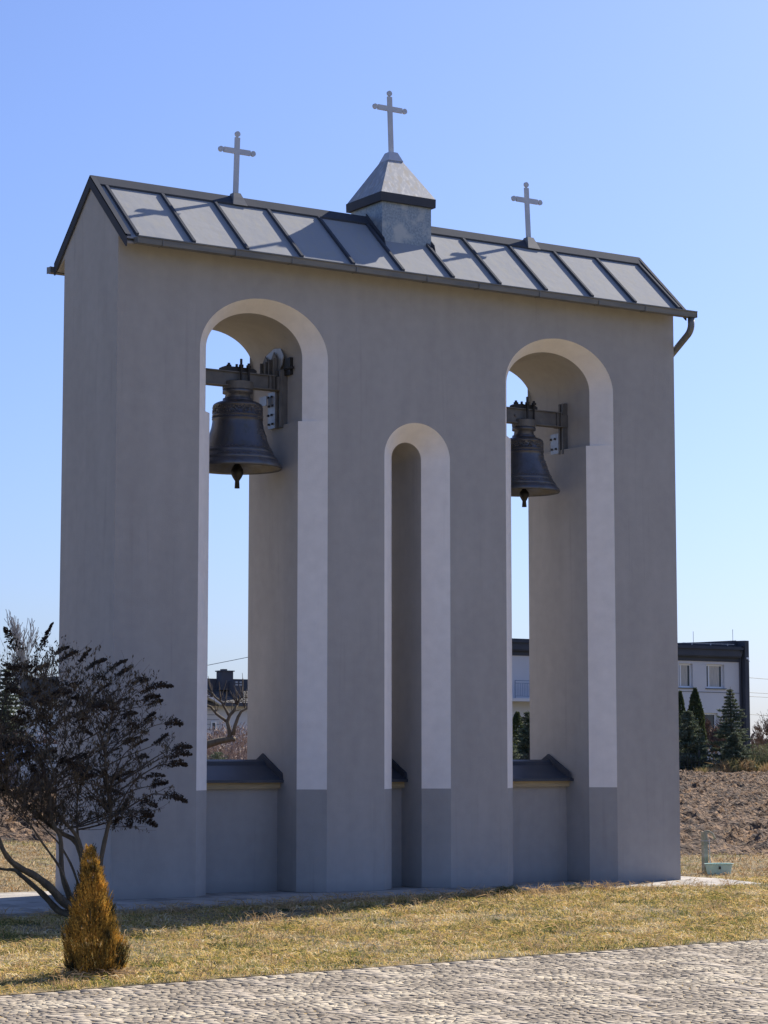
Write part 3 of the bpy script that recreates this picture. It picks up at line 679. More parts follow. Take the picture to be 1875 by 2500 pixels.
# ------------------------------------------------------------------ butterfly bush
def BP(x, z, dy): return Vector((x + .466 * dy, -1.75 + dy, z + (z - 1.6) * dy / 25.5))
base = Vector((-5.385, -1.75, -.12))
bush = thing('butterfly_bush', 'tall leafless bush with dark brown drooping seed heads at the left corner of the belfry', 'bush', tuple(base))
ST = dict(A=[(-5.683, 0.096), (-5.851, 0.261), (-6.029, 0.393), (-6.205, 0.484), (-6.323, 0.571), (-6.406, 0.689), (-6.441, 0.785), (-6.596, 1.1), (-6.646, 1.5), (-6.592, 1.9)],
          B=[(-5.643, -0.023), (-5.776, 0.034), (-5.908, 0.167), (-6.05, 0.288), (-6.204, 0.409), (-6.286, 0.465), (-6.436, 0.479), (-6.754, 0.599), (-6.958, 0.899)],
          C=[(-5.601, 0.098), (-5.674, 0.256), (-5.73, 0.451), (-5.739, 0.665), (-5.754, 0.805), (-5.814, 0.903), (-5.851, 0.99), (-5.877, 1.151), (-5.868, 1.312), (-5.823, 1.42), (-5.923, 1.75), (-5.942, 2.2), (-5.981, 2.599)],
          D=[(-5.21, -0.002), (-5.28, 0.385), (-5.247, 0.655), (-5.191, 0.894), (-5.156, 1.035), (-5.182, 1.199), (-5.209, 1.363), (-5.234, 1.65), (-5.181, 2), (-5.098, 2.299)],
          E=[(-5.467, 0.198), (-5.512, 0.607), (-5.544, 0.812), (-5.559, 0.986), (-5.557, 1.202), (-5.559, 1.45), (-5.532, 1.8), (-5.489, 2.199)],
          F=[(-5.435, 0.298), (-5.549, 0.715), (-5.742, 0.837), (-5.861, 0.915), (-5.981, 1.002), (-6.147, 1.111), (-6.336, 1.273), (-6.453, 1.369), (-6.542, 1.7), (-6.436, 2.2), (-6.331, 2.599)],
          G=[(-5.445, 0.449), (-5.538, 0.769), (-5.684, 0.934), (-5.793, 1.043), (-5.841, 1.118), (-5.884, 1.35), (-5.717, 1.8), (-5.736, 2.299)],
          H=[(-5.457, 0.098), (-5.593, 0.447), (-5.691, 0.621), (-5.788, 0.752), (-5.908, 0.861), (-6.099, 1.068), (-6.234, 1.4), (-6.232, 1.9)],
          I=[(-5.621, 0.198), (-5.748, 0.472), (-5.941, 0.723), (-6.096, 0.94), (-6.217, 1.122), (-6.335, 1.262), (-6.542, 1.6), (-6.797, 2)])
DY = dict(A=-.25, B=.15, C=-.1, D=.0, E=.3, F=.35, G=.1, H=.5, I=-.5)
RA = dict(A=.042, B=.036, C=.028, D=.028, E=.016, F=.027, G=.022, H=.014, I=.014)
tw = MB(); st = MB(); nodes = []
for k, P in ST.items():
    pts = [base + Vector((.1 * math.sin(ord(k)), 0, 0))]
    for i, (x, z) in enumerate(P): pts.append(BP(x, z, DY[k] * min(1, (i + 1) / 6)))
    # smooth (Catmull-Rom)
    out = []
    for i in range(len(pts) - 1):
        p0, p1, p2, p3 = pts[max(0, i - 1)], pts[i], pts[i + 1], pts[min(len(pts) - 1, i + 2)]
        for t in (0, .33, .66):
            out.append(.5 * ((2 * p1) + (p2 - p0) * t + (2 * p0 - 5 * p1 + 4 * p2 - p3) * t * t + (3 * p1 - p0 - 3 * p2 + p3) * t ** 3))
    out.append(pts[-1]); n = len(out)
    rad = [max(.006, RA[k] * (1.25 - 1.15 * (i / n)) * (1 + .08 * math.sin(i * 2.1))) for i in range(n)]
    st.tube(out, rad, 9)
    for i, p in enumerate(out):
        if p.z > .85: nodes.append((p, rad[i]))
st.tube([(-5.37, -1.77, -.14), (-5.31, -1.75, .1), (-5.28, -1.75, .38)], [.10, .075, .05], 9)
TIPS = [(-6.432, 3.008, -6.299, 2.759), (-5.876, 3.077, -6.022, 2.749), (-5.682, 2.818, -5.857, 2.738), (-5.579, 2.768, -5.775, 2.679), (-5.435, 2.798, -5.559, 2.649), (-5.22, 2.698, -5.477, 2.589), (-4.973, 2.698, -5.22, 2.559), (-4.953, 2.599, -5.107, 2.529), (-4.717, 2.479, -4.912, 2.459), (-4.408, 2.419, -4.799, 2.369), (-4.573, 2.309, -4.779, 2.269), (-4.532, 2.259, -4.707, 2.219), (-4.646, 2.119, -4.77, 2.04), (-4.266, 2, -4.492, 2.01), (-4.461, 1.89, -4.595, 1.8), (-4.153, 1.75, -4.421, 1.72), (-4.174, 1.67, -4.441, 1.66), (-4.226, 1.55, -4.483, 1.57), (-4.453, 1.36, -4.659, 1.33), (-4.247, 1.15, -4.546, 1.24), (-4.577, 1.1, -4.783, 1.18), (-4.588, 0.89, -4.825, 0.99), (-4.639, 1, -4.845, 1.06), (-4.918, 0.88, -4.938, 1.01), (-5.093, 0.92, -5.072, 1), (-5.909, 2.619, -6.126, 2.539), (-6.097, 2.02, -5.953, 2.1)]
heads = []
rr = random.Random(3)
for a, b, c, d in TIPS:
    dy = rr.uniform(-.35, .45); heads.append((BP(c, d, dy), BP(a, b, dy + rr.uniform(-.08, .08)), 1.25))
while len(heads) < 122:
    th = rr.uniform(0, 6.283); q = rr.random() ** .45; ph = rr.uniform(-.6, 1)
    x = -5.94 + 1.35 * q * math.cos(th) * math.sqrt(1 - ph * ph * .8); y = .85 * q * math.sin(th); z = 1.78 + .95 * ph * q ** .5
    if x > -4.65 or z < .95: continue
    if x > -5.3 and z > 2.45 - .75 * (x + 5.3): continue
    if z > 2.62: continue
    if x > -5.5 and z < 1.25 and rr.random() < .6: continue
    dx = (x + 5.7) * .22 + rr.uniform(-.1, .1); L = rr.uniform(.13, .26)
    s = BP(x, z, y); e = s + Vector((L * (.75 if dx > 0 else -.75) + dx * .2, rr.uniform(-.1, .1), L * rr.uniform(-.25, .6)))
    heads.append((s, e, rr.uniform(.7, 1.1)))
HP_, HD, HL, HW = [], [], [], []; LP, LD, LL = [], [], []
def twig(p, d, L, r, depth=0):
    pts = [p]; n = 4; v = Vector(d).normalized()
    for i in range(n):
        v = (v + Vector((rr.uniform(-.25, .25), rr.uniform(-.25, .25), rr.uniform(-.12, .22)))).normalized(); pts.append(pts[-1] + v * (L / n))
    tw.tube(pts, [r, r * .8, r * .65, r * .5, r * .35], 3, cap=False)
    for q in pts[1:]:
        if rr.random() < .42:
            for _ in range(rr.randint(1, 4)):
                LP.append(q + Vector((rr.uniform(-.02, .02), rr.uniform(-.02, .02), rr.uniform(-.03, .01)))); LD.append((rr.uniform(-.6, .6), rr.uniform(-.6, .6), -.8)); LL.append(rr.uniform(.010, .028))
    if depth < 1:
        for q in pts[1:4]:
            if rr.random() < .8: twig(q, v + Vector((rr.uniform(-1, 1), rr.uniform(-1, 1), rr.uniform(-.3, .8))), L * .55, r * .6, depth + 1)
for s, e, sz in heads:
    cand = [(abs((p - s).length - .55) + (.6 if p.z > s.z - .1 else 0) + rr.random() * .25, i) for i, (p, r) in enumerate(nodes)]
    p0, r0 = nodes[min(cand)[1]]
    d = (e - s); mid = (p0 + s) / 2 + Vector((0, 0, .02)) + (s - p0).cross(Vector((rr.uniform(-1, 1), rr.uniform(-1, 1), 0))) * .08
    ctrl = s - d.normalized() * min(.15, (s - p0).length * .35)
    pts = []
    for i in range(9):
        t = i / 8; a = p0.lerp(mid, t); b = mid.lerp(ctrl, t); c = ctrl.lerp(s, t); pts.append((a.lerp(b, t)).lerp(b.lerp(c, t), t))
    rb = min(.011, r0 * .8); tw.tube(pts, [rb * (1 - .6 * i / 8) for i in range(9)], 5, cap=False)
    for i in range(2, 9):
        if rr.random() < .8: twig(pts[i], (pts[i] - pts[i - 1]).normalized() + Vector((rr.uniform(-1, 1), rr.uniform(-1, 1), rr.uniform(-.5, .9))), rr.uniform(.10, .30), rb * .5)
    # drooping, tapering head
    L = d.length; n = int(300 * L / .25 * sz)
    sag = Vector((0, 0, -.10 * L)); up = Vector((0, 0, .10 * L))
    for i in range(n):
        t = rr.random() ** .8; c = s + d * t + up * math.sin(t * math.pi) * .8
        R0 = (.052 * (1 - t) ** .8 + .010) * sz * (.8 + .3 * math.sin(t * 30))
        a = rr.uniform(0, 6.283); o_ = Vector((math.cos(a), math.sin(a) * .9, math.sin(a + 1.3))) * R0 * rr.random() ** .5
        HP_.append(c + o_); HD.append(o_ + d * .1 + Vector((0, 0, -.004))); HL.append(rr.uniform(.007, .015))
    tw.tube([s, s + d * .5 + up * .8, e], [.004, .003, .002], 4, cap=False)
# extra fine twigs inside the crown
for i in range(480):
    p, r = nodes[rr.randrange(len(nodes))]
    twig(p, (rr.uniform(-1, 1), rr.uniform(-1, 1), rr.uniform(-.1, 1)), rr.uniform(.2, .6), .0045)
st.build('stem', M['bark'], bush, smooth=True); tw.build('twigs', M['twig'], bush)
V, Qs = leaf_quads(np.array([tuple(v) for v in HP_]), unit(np.array([tuple(v) for v in HD])), np.array(HL), np.array(HL) * .8); np_mesh('seed_heads', V, Qs, m=M['seed'], parent=bush)
V, Qs = leaf_quads(np.array([tuple(v) for v in LP]), unit(np.array(LD)), np.array(LL), np.array(LL) * .35); np_mesh('dry_leaves', V, Qs, m=M['dryleaf'], parent=bush)

# ------------------------------------------------------------------ golden thuja in front
tb = Vector((-7.90, -7.12, -.15))
con = thing('dwarf_conifer', 'small golden-orange conical conifer on the lawn by the paving', 'conifer', tuple(tb))
MB().tube([tb, tb + Vector((0, 0, .15)), tb + Vector((.01, 0, .3))], [.014, .010, .004], 8).build('trunk', M['bark'], con)
# silhouette radii (left, right) by height, from the photographed plant
hz = np.array([0, .07, .15, .24, .30, .45, .6, .75, .9, 1.06]); rl_ = np.array([.19, .235, .24, .235, .22, .185, .15, .11, .065, .010]); rr_ = np.array([.15, .20, .215, .205, .165, .145, .125, .09, .05, .010])
cam_r = np.array([math.cos(.43), -math.sin(.43)])      # right-hand direction in plan
CP, CD, CL = [], [], []
NS = 4300
for i in range(NS):
    h = 1.04 * (1 - math.sqrt(1 - rng.random() * .985)) if rng.random() < .75 else rng.random() * 1.03
    a = rng.random() * 6.283; side = math.cos(a - math.atan2(cam_r[1], cam_r[0])) * .5 + .5
    R0 = np.interp(h, hz, rl_) * (1 - side) + np.interp(h, hz, rr_) * side
    R0 *= .72 + .46 * vnoise(a * 2.6 + 9, h * 9, 4) ; f = (1.04 - .6 * rng.random() ** 2.0) * (.9 + .18 * rng.random()); r = R0 * f
    p = np.array([tb.x + r * math.cos(a) - cam_r[0] * .075 * h, tb.y + r * math.sin(a) - cam_r[1] * .075 * h, tb.z + h])
    out = np.array([math.cos(a) * .42, math.sin(a) * .42, 1.0]); out /= np.linalg.norm(out)
    ns = 11; L = .07 * (1 - .3 * h) * rng.uniform(.7, 1.2)
    fan = np.array([-math.sin(a), math.cos(a), 0]) * rng.choice([-1, 1]); fan = fan * math.cos(1.0) + out * 0 + np.array([math.cos(a), math.sin(a), 0]) * rng.normal(0, .6)
    for k in range(ns):
        t = k / (ns - 1); s = (k % 2 * 2 - 1) * .75 * (1 - t * .6)
        d = out + fan * s + rng.normal(0, .12, 3); CP.append(p + out * (t * L) + d * .006); CD.append(d); CL.append(.011 * (1.15 - .5 * t))
V, Qs = leaf_quads(np.array(CP), unit(np.array(CD)), np.array(CL), np.array(CL) * .33); np_mesh('foliage', V, Qs, m=M['thuja'], parent=con)
# a skirt of dead grass at its foot
def skirt(N): a = rng.random(N) * 6.283; r = .16 + .16 * rng.random(N); return tb.x + r * np.cos(a), tb.y + r * np.sin(a), np.ones(N)
tag(blades('dead_grass', 900, skirt, .05, .16, .0022, M['straw'], .8), 'dead grass stalks around the foot of the golden conifer', 'grass', kind='stuff')

# ------------------------------------------------------------------ hand pump post and basin
PX = lambda p: Vector((p.x + .43, p.y + .28, p.z))
WARP = PX
g0 = float(gz(6.05, 1.57))
pump = thing('standpipe', 'weathered grey-green water post with a curved spout beside the right corner of the belfry', 'water post', (5.62, 1.29, g0))
MB().prism_y(1.26, 1.325, [(5.612, g0 - .05), (5.684, g0 - .05), (5.676, .56), (5.606, .56)]).build('post', M['post'], pump)
MB().box(5.602, 5.682, 1.254, 1.331, .44, .452).build('band', M['plate'], pump)
MB().tube([(5.63, 1.29, .58), (5.71, 1.275, .585), (5.76, 1.25, .55), (5.80, 1.24, .47)], [.012, .014, .016, .018], 8).build('spout', M['post'], pump, smooth=True)
MB().box(5.60, 5.695, 1.252, 1.333, .561, .575).build('cap', M['post'], pump)
MB().tube([(5.695, 1.25, .47), (5.70, 1.245, .2), (5.71, 1.24, -.0)], .007, 6).build('pipe', M['plate'], pump)
gb = float(gz(6.1, 1.25)) - .01
bas = thing('basin', 'pale green plastic basin on the grass beside the water post', 'basin', (5.72, 1.0, gb))
bm = MB(); n = 40
def ring(sx, sy, z, e=3.2):
    return [(5.70 + sx * math.copysign(abs(math.cos(2 * math.pi * i / n)) ** (2 / e), math.cos(2 * math.pi * i / n)), 1.05 + sy * math.copysign(abs(math.sin(2 * math.pi * i / n)) ** (2 / e), math.sin(2 * math.pi * i / n)), z) for i in range(n)]
rings = [ring(.165, .115, gb + .005), ring(.195, .145, gb + .165), ring(.21, .16, gb + .168), ring(.21, .16, gb + .176), ring(.19, .14, gb + .174), ring(.16, .11, gb + .02)]
for a in rings: bm.v += a
for k in range(len(rings) - 1):
    for i in range(n): bm.f.append((k * n + i, k * n + (i + 1) % n, (k + 1) * n + (i + 1) % n, (k + 1) * n + i))
bm.f.append(tuple(reversed(range(n)))); bm.f.append(tuple((len(rings) - 1) * n + i for i in range(n)))
bm.build('tub', M['basin'], bas, smooth=False)
MB().box(5.575, 5.605, .898, .906, gb + .10, gb + .14).build('handle_clip', M['iron'], bas)

WARP = None
# ------------------------------------------------------------------ vegetation makers
def evergreen(name, lb, cat, x, y, H, Rr, m, kind='spruce', n=5200, leaf=.05, group='evergreens in front of the flat-roofed house', seed=0):
    z0 = float(gz(x, y)); t = thing(name, lb, cat, (x, y, z0), group); lr = np.random.default_rng(seed + 50)
    MB().tube([(x, y, z0 - .1), (x, y, z0 + H * .5), (x, y, z0 + H * .98)], [.09 * H / 4, .05 * H / 4, .008], 7).build('trunk', M['bark'], t)
    if kind == 'spruce':
        P, D, S = [], [], []
        tiers = 26
        for k in range(tiers):
            f = k / tiers; zc = z0 + H * (.04 + .93 * f); L0 = Rr * (1 - f) ** .82 + .05
            nb = int(9 - 4 * f) + 1
            for b in range(nb):
                a = lr.random() * 6.283; L = L0 * lr.uniform(.65, 1.12); u = np.array([math.cos(a), math.sin(a), 0.])
                ms = int(max(6, n / (tiers * 7) * (L / Rr + .3)))
                tt = lr.random(ms) ** .7; cz = zc - .25 * L * tt + .22 * L * tt ** 3
                off = lr.normal(0, .05 + .10 * L * .5, (ms, 3)) * (1 - tt * .6)[:, None]; off[:, 2] *= .45
                p = np.stack([x + u[0] * L * tt, y + u[1] * L * tt, cz], 1) + off
                P.append(p); D.append(u * .9 + lr.normal(0, .55, (ms, 3)) + np.array([0, 0, .25])); S.append(leaf * lr.uniform(.6, 1.3, ms))
        P = np.concatenate(P); D = np.concatenate(D); S = np.concatenate(S)
        V, Qs = leaf_quads(P, unit(D), S, S * .28)
    else:
        h = lr.random(n) ** .8; a = lr.random(n) * 6.283
        R0 = Rr * np.minimum(1, (1 - h) * 2.3 + .05) ** .8 * (.8 + .35 * vnoise(a * 2, h * 9, seed)) * (1 - .35 * lr.random(n) ** 2)
        P = np.stack([x + R0 * np.cos(a), y + R0 * np.sin(a), z0 + H * h], 1); D = np.stack([np.cos(a) * .4, np.sin(a) * .4, np.ones(n)], 1) + lr.normal(0, .3, (n, 3))
        S = leaf * lr.uniform(.6, 1.4, n); V, Qs = leaf_quads(P, unit(D), S, S * .4)
    np_mesh('crown', V, Qs, m=m, parent=t); return t
def bare(name, lb, cat, x, y, H, spread, m, seed, levels=4, trunk=.06, group=None, zbase=None, up=.5, nb=4, start=.25, thin=.004):
    z0 = float(gz(x, y)) if zbase is None else zbase; t = thing(name, lb, cat, (x, y, z0), group); q = random.Random(seed); tk = MB(); cr = MB()
    def grow(p, d, L, r, lv):
        pts = [p]; v = d.copy()
        for i in range(4):
            v = (v + Vector((q.uniform(-.2, .2), q.uniform(-.2, .2), q.uniform(-.05, .2) * up))).normalized(); pts.append(pts[-1] + v * (L / 4))
        (tk if lv >= levels - 1 else cr).tube(pts, [max(thin, r * (1 - .12 * i)) for i in range(5)], 6 if lv >= levels - 1 else 3, cap=False)
        if lv == 0: return
        for i in range(nb + (2 if lv < levels - 1 else 0)):
            k = q.randint(1, 4); dd = (v + Vector((q.uniform(-1, 1), q.uniform(-1, 1), q.uniform(-.3, .8))) * spread).normalized()
            grow(pts[k], dd, L * q.uniform(.5, .75), max(thin, r * .55), lv - 1)
    grow(Vector((x, y, z0 - .1)), Vector((q.uniform(-.1, .1), 0, 1)).normalized(), H * .42, trunk, levels)
    tk.build('trunk', M['bark'], t); cr.build('crown', m, t); return t
def shrubmass(name, lb, cat, x, y, rx, ry, H, m, n, leaf, seed, group=None):
    z0 = float(gz(x, y)); lr = np.random.default_rng(seed); a = lr.random(n) * 6.283; q = lr.random(n) ** .5
    hx = lr.random(n); X = x + rx * q * np.cos(a); Yv = y + ry * q * np.sin(a); top = H * (1 - .6 * q ** 2) * (.6 + .8 * fbm(X * 1.3, Yv * 1.3, 3, seed))
    P = np.stack([X, Yv, z0 + top * hx], 1); D = np.stack([np.cos(a) * .4, np.sin(a) * .4, np.ones(n)], 1) + lr.normal(0, .5, (n, 3))
    S = leaf * lr.uniform(.5, 1.5, n); V, Qs = leaf_quads(P, unit(D), S, S * .2); o = np_mesh(name, V, Qs, m=m); return tag(o, lb, cat, group)

evergreen('spruce', 'largest spruce, in front of the right corner of the flat-roofed house', 'spruce', 56.82, 58.61, 4.15, 1.35, M['green1'], n=16000, leaf=.085, seed=1)
evergreen('thuja', 'tall dark columnar thuja right of the belfry', 'thuja', 56.99, 61.35, 4.0, .50, M['green2'], 'thuja', 5200, .07, seed=2)
evergreen('thuja', 'narrower dark thuja leaning on the taller one', 'thuja', 56.71, 62.11, 3.85, .36, M['green2'], 'thuja', 3600, .07, seed=3)
evergreen('spruce', 'bushy spruce whose left side is hidden by the belfry edge', 'spruce', 53.89, 58.26, 3.05, 1.5, M['green1'], n=16000, leaf=.085, seed=4)
evergreen('spruce', 'low wide spruce between the thujas and the largest spruce', 'spruce', 55.39, 56.74, 2.0, 1.2, M['green1'], n=12000, leaf=.08, seed=5)
evergreen('thuja', 'dark thuja under the balcony, seen through the right arch', 'thuja', 50.36, 66.78, 2.85, .55, M['green2'], 'thuja', 4000, .07, seed=6)
evergreen('spruce', 'spruce with a thin leader under the balcony, seen through the right arch', 'spruce', 48.82, 63.81, 2.95, 1.2, M['green1'], n=16000, leaf=.08, seed=7)
evergreen('spruce', 'low spruce bough nearest the ridge of the parapet in the right arch', 'spruce', 45.88, 61.93, 2.1, 1.3, M['green1'], n=12000, leaf=.08, seed=8)
shrubmass('shrub', 'loose green shrub at the right edge of the picture', 'shrub', 58.04, 57.42, 1.7, 1.1, 1.55, M['green3'], 6000, .07, 3)
shrubmass('shrub', 'low green shrub at the foot of the largest spruce', 'shrub', 57.27, 56.97, 1.0, .6, .9, M['green3'], 2600, .06, 9)
bare('globe_tree', 'small globe-headed tree of reddish bare twigs in front of the house wall', 'tree', 63.17, 67.19, 3.9, 1.25, M['baretwig'], 5, 4, .05, up=.5, nb=5, thin=.016)
bare('bare_tree', 'bare grey-brown tree at the right edge beyond the house', 'tree', 70.25, 70.63, 3.7, 1.0, M['baretwig'], 8, 4, .07, nb=5, thin=.010)
for i, (x, y, rx, H, lb) in enumerate([(55.02, 56.19, .9, .95, 'clump of tall dry grass at the field edge, below the bushy spruce'), (56.60, 55.44, .8, .75, 'clump of tall dry grass at the field edge, below the largest spruce'), (58.64, 55.12, .9, .7, 'clump of tall dry grass at the field edge, at the right edge of the picture'), (53.48, 56.29, .8, .45, 'low clump of dry grass at the field edge, next to the belfry corner')]):
    def rg(N): a = rng.normal(0, 1, (N, 2)); return x + a[:, 0] * rx * .5, y + a[:, 1] * .25, np.ones(N)
    tag(blades('dry_grass_clump', 1100, rg, H * .5, H, .011, M['straw2'], .3), lb, 'dry grass', 'dry grass clumps along the field edge')
# garden fence in front of the conifers
fn = thing('garden_fence', 'dark wire garden fence running along the field edge in front of the conifers', 'fence', (53, 57.3, 1.0))
fm = MB()
for x in np.arange(37, 75, .22): fm.box(x, x + .012, 57.33, 57.345, 1.0, 1.95)
for z in np.arange(1.1, 2.0, .12): fm.box(37, 75, 57.331, 57.343, z, z + .012)
fm.build('mesh_panel', M['fence'], fn)
for x in np.arange(37, 75.1, 2.4): MB().box(x - .035, x + .035, 57.35, 57.42, .9, 2.1).build('fence_post', M['fence'], fn)

# ------------------------------------------------------------------ flat roofed house (right)
YH = 66.76
WARP = lambda p: Vector((71.27 + (p.x - 61.6) * 1.03, p.y + 6.884, p.z))
hs = thing('flat_roofed_house', 'two-storey pale grey house with dark anthracite roof band and balcony behind the belfry', 'house', (52, 70, 1.05))
ZB = .95
wallh = MB()
# front wall with real window holes
holes = [(56.85, 57.80, 5.62, 6.94), (58.76, 60.02, 5.62, 6.94), (58.3, 59.5, 3.0, 4.25), (48.2, 49.2, 5.0, 6.9), (50.2, 51.6, 5.62, 6.94), (53.2, 54.6, 5.62, 6.94)]
xsx = sorted({40.0, 61.2} | {h[0] for h in holes} | {h[1] for h in holes}); zsz = sorted({ZB, 7.10} | {h[2] for h in holes} | {h[3] for h in holes})
for xa, xb in zip(xsx, xsx[1:]):
    for za, zb in zip(zsz, zsz[1:]):
        if any(h[0] - 1e-6 <= xa and xb <= h[1] + 1e-6 and h[2] - 1e-6 <= za and zb <= h[3] + 1e-6 for h in holes): continue
        wallh.quad((xa, YH, za), (xb, YH, za), (xb, YH, zb), (xa, YH, zb))
wallh.quad((61.2, YH, ZB), (61.2, YH + 9, ZB), (61.2, YH + 9, 7.1), (61.2, YH, 7.1)); wallh.quad((40, YH + 9, ZB), (40, YH, ZB), (40, YH, 7.1), (40, YH + 9, 7.1)); wallh.quad((61.2, YH + 9, ZB), (40, YH + 9, ZB), (40, YH + 9, 7.1), (61.2, YH + 9, 7.1))
for h in holes:
    a, b, c, d = h; q = YH + .22
    wallh.quad((a, YH, c), (a, YH, d), (a, q, d), (a, q, c)); wallh.quad((b, YH, d), (b, YH, c), (b, q, c), (b, q, d)); wallh.quad((a, YH, d), (b, YH, d), (b, q, d), (a, q, d)); wallh.quad((b, YH, c), (a, YH, c), (a, q, c), (b, q, c))
wallh.build('wall', M['plaster'], hs)
for h in holes:
    a, b, c, d = h; q = YH + .16; f = MB(); t_ = .095
    f.box(a, a + t_, q, q + .05, c, d).box(b - t_, b, q, q + .05, c, d).box(a + t_, b - t_, q, q + .05, c, c + t_).box(a + t_, b - t_, q, q + .05, d - t_, d)
    mx = a + (b - a) * .22; f.box(mx - .045, mx + .045, q - .005, q + .055, c + t_, d - t_)
    wo = f.build('window', M['white'], hs)
    MB().quad((a + t_, q + .03, c + t_), (b - t_, q + .03, c + t_), (b - t_, q + .03, d - t_), (a + t_, q + .03, d - t_)).build('pane', M['glass'], wo)
    if c > 5:
        k = MB(); nn = 20; xa, xb = mx + .06, b - .24
        for i in range(nn):
            x0 = xa + (xb - xa) * i / nn; x1 = xa + (xb - xa) * (i + 1) / nn; y0 = q + .012 + .008 * (i % 2); y1 = q + .012 + .008 * ((i + 1) % 2)
            k.quad((x0, y0, c + t_), (x1, y1, c + t_), (x1, y1, d - t_), (x0, y0, d - t_))
        k.build('curtain', M['curtain'], wo)
    MB().box(a - .10, b + .10, YH - .07, YH - .002, c - .05, c - .01).build('sill', M['dplaster'], wo)
rb = MB(); rb.box(39.9, 61.2, YH - .05, YH + .3, 7.10, 7.38).box(39.8, 61.0, YH - .32, YH + .1, 7.40, 7.95)
rb.box(39.8, 61.0, YH - .26, YH - .06, 7.34, 7.40)
rb.build('roof_band', M['dplaster'], hs)
MB().box(39.8, 61.05, YH - .42, YH - .33, 7.76, 7.90).build('gutter', M['trim'], hs)
MB().quad((39.8, YH - .3, 7.97), (61.2, YH - .3, 7.97), (61.2, YH + 9.1, 8.2), (39.8, YH + 9.1, 8.2)).build('roof', M['dplaster'], hs)
MB().prism_x(61.22, 61.50, [(YH - .35, ZB), (YH + 9.2, ZB), (YH + 9.2, 8.5), (YH - .35, 8.3)]).build('fire_wall', M['dplaster'], hs)
MB().prism_y(YH + .35, YH + .6, [(55.5, 7.98), (61.2, 7.98), (61.2, 8.34), (57.2, 8.08)]).build('parapet', M['dplaster'], hs)
sg = MB()
for x in (57.6, 58.9, 60.1): sg.box(x, x + .05, YH - .2, YH - .15, 7.98, 8.10)
sg.box(57.0, 60.6, YH - .19, YH - .16, 8.06, 8.085); sg.build('snow_guard', M['plate'], hs)
ch = MB().box(44.4, 45.9, YH + .6, YH + 1.2, 7.9, 8.45).build('chimney', M['dplaster'], hs)
MB().box(44.3, 46.1, YH + .5, YH + 1.3, 8.452, 8.52).build('chimney_cap', M['plate'], ch)
MB().box(44.6, 50.2, YH - 1.2, YH - .003, 4.68, 4.84).build('balcony_slab', M['plaster'], hs)
bl = MB()
bl.box(45.2, 50.2, YH - 1.2, YH - 1.17, 5.72, 5.76).box(45.2, 50.2, YH - 1.195, YH - 1.175, 5.60, 5.63).box(45.2, 50.2, YH - 1.195, YH - 1.175, 4.93, 4.96)
for x in np.arange(45.22, 50.2, .11): bl.box(x, x + .018, YH - 1.192, YH - 1.178, 4.96, 5.60)
for x in np.arange(45.2, 50.3, 1.0): bl.box(x, x + .04, YH - 1.205, YH - 1.165, 4.84, 5.72)
bl.build('balcony_railing', M['rail'], hs)
MB().tube([(60.95, YH - .36, 7.72), (61.05, YH - .25, 7.55), (61.1, YH - .06, 7.35), (61.1, YH - .06, 1.0)], .05, 8).build('downpipe', M['dplaster'], hs)
MB().tube([(61.3, YH - .38, 7.30), (61.36, YH - .45, 7.26), (61.42, YH - .5, 7.12)], .02, 6).box(61.28, 61.42, YH - .46, YH - .36, 7.26, 7.36).build('floodlight', M['white'], hs)
for x, z0, z1 in ((58.2, 8.0, 8.75), (61.0, 8.3, 8.95)): MB().tube([(x, YH + .4, z0 - .05), (x, YH + .4, z1)], .012, 5).build('aerial', M['wire'], hs)
MB().tube([(56.0, YH - .02, 5.42), (61.2, YH - .02, 5.37)], .012, 4).build('wall_cable', M['wire'], hs)
# wires to the right of the house
for z0, z1, lb in ((6.25, 6.05, 'highest thin overhead wire right of the flat-roofed house'), (5.42, 5.48, 'middle overhead wire right of the flat-roofed house, just above the lower pair'), (5.20, 5.36, 'overhead wire right of the flat-roofed house just below the middle one'), (4.2, 4.0, 'lowest overhead wire right of the flat-roofed house')):
    pts = [(61.50 + 26 * i / 12, YH - .2 + .5 * i, z0 + (z1 - z0) * i / 12 - .35 * 4 * (i / 12) * (1 - i / 12) * .3) for i in range(13)]
    tag(MB().tube(pts, .013, 4).build('power_line', M['wire']), lb, 'wire', 'overhead wires right of the house')

pts = [(2 + 24 * i / 12, 37 - .5 * 12 * i / 12, 2.3 + 4.9 * i / 12 - .1 * math.sin(math.pi * i / 12)) for i in range(13)]

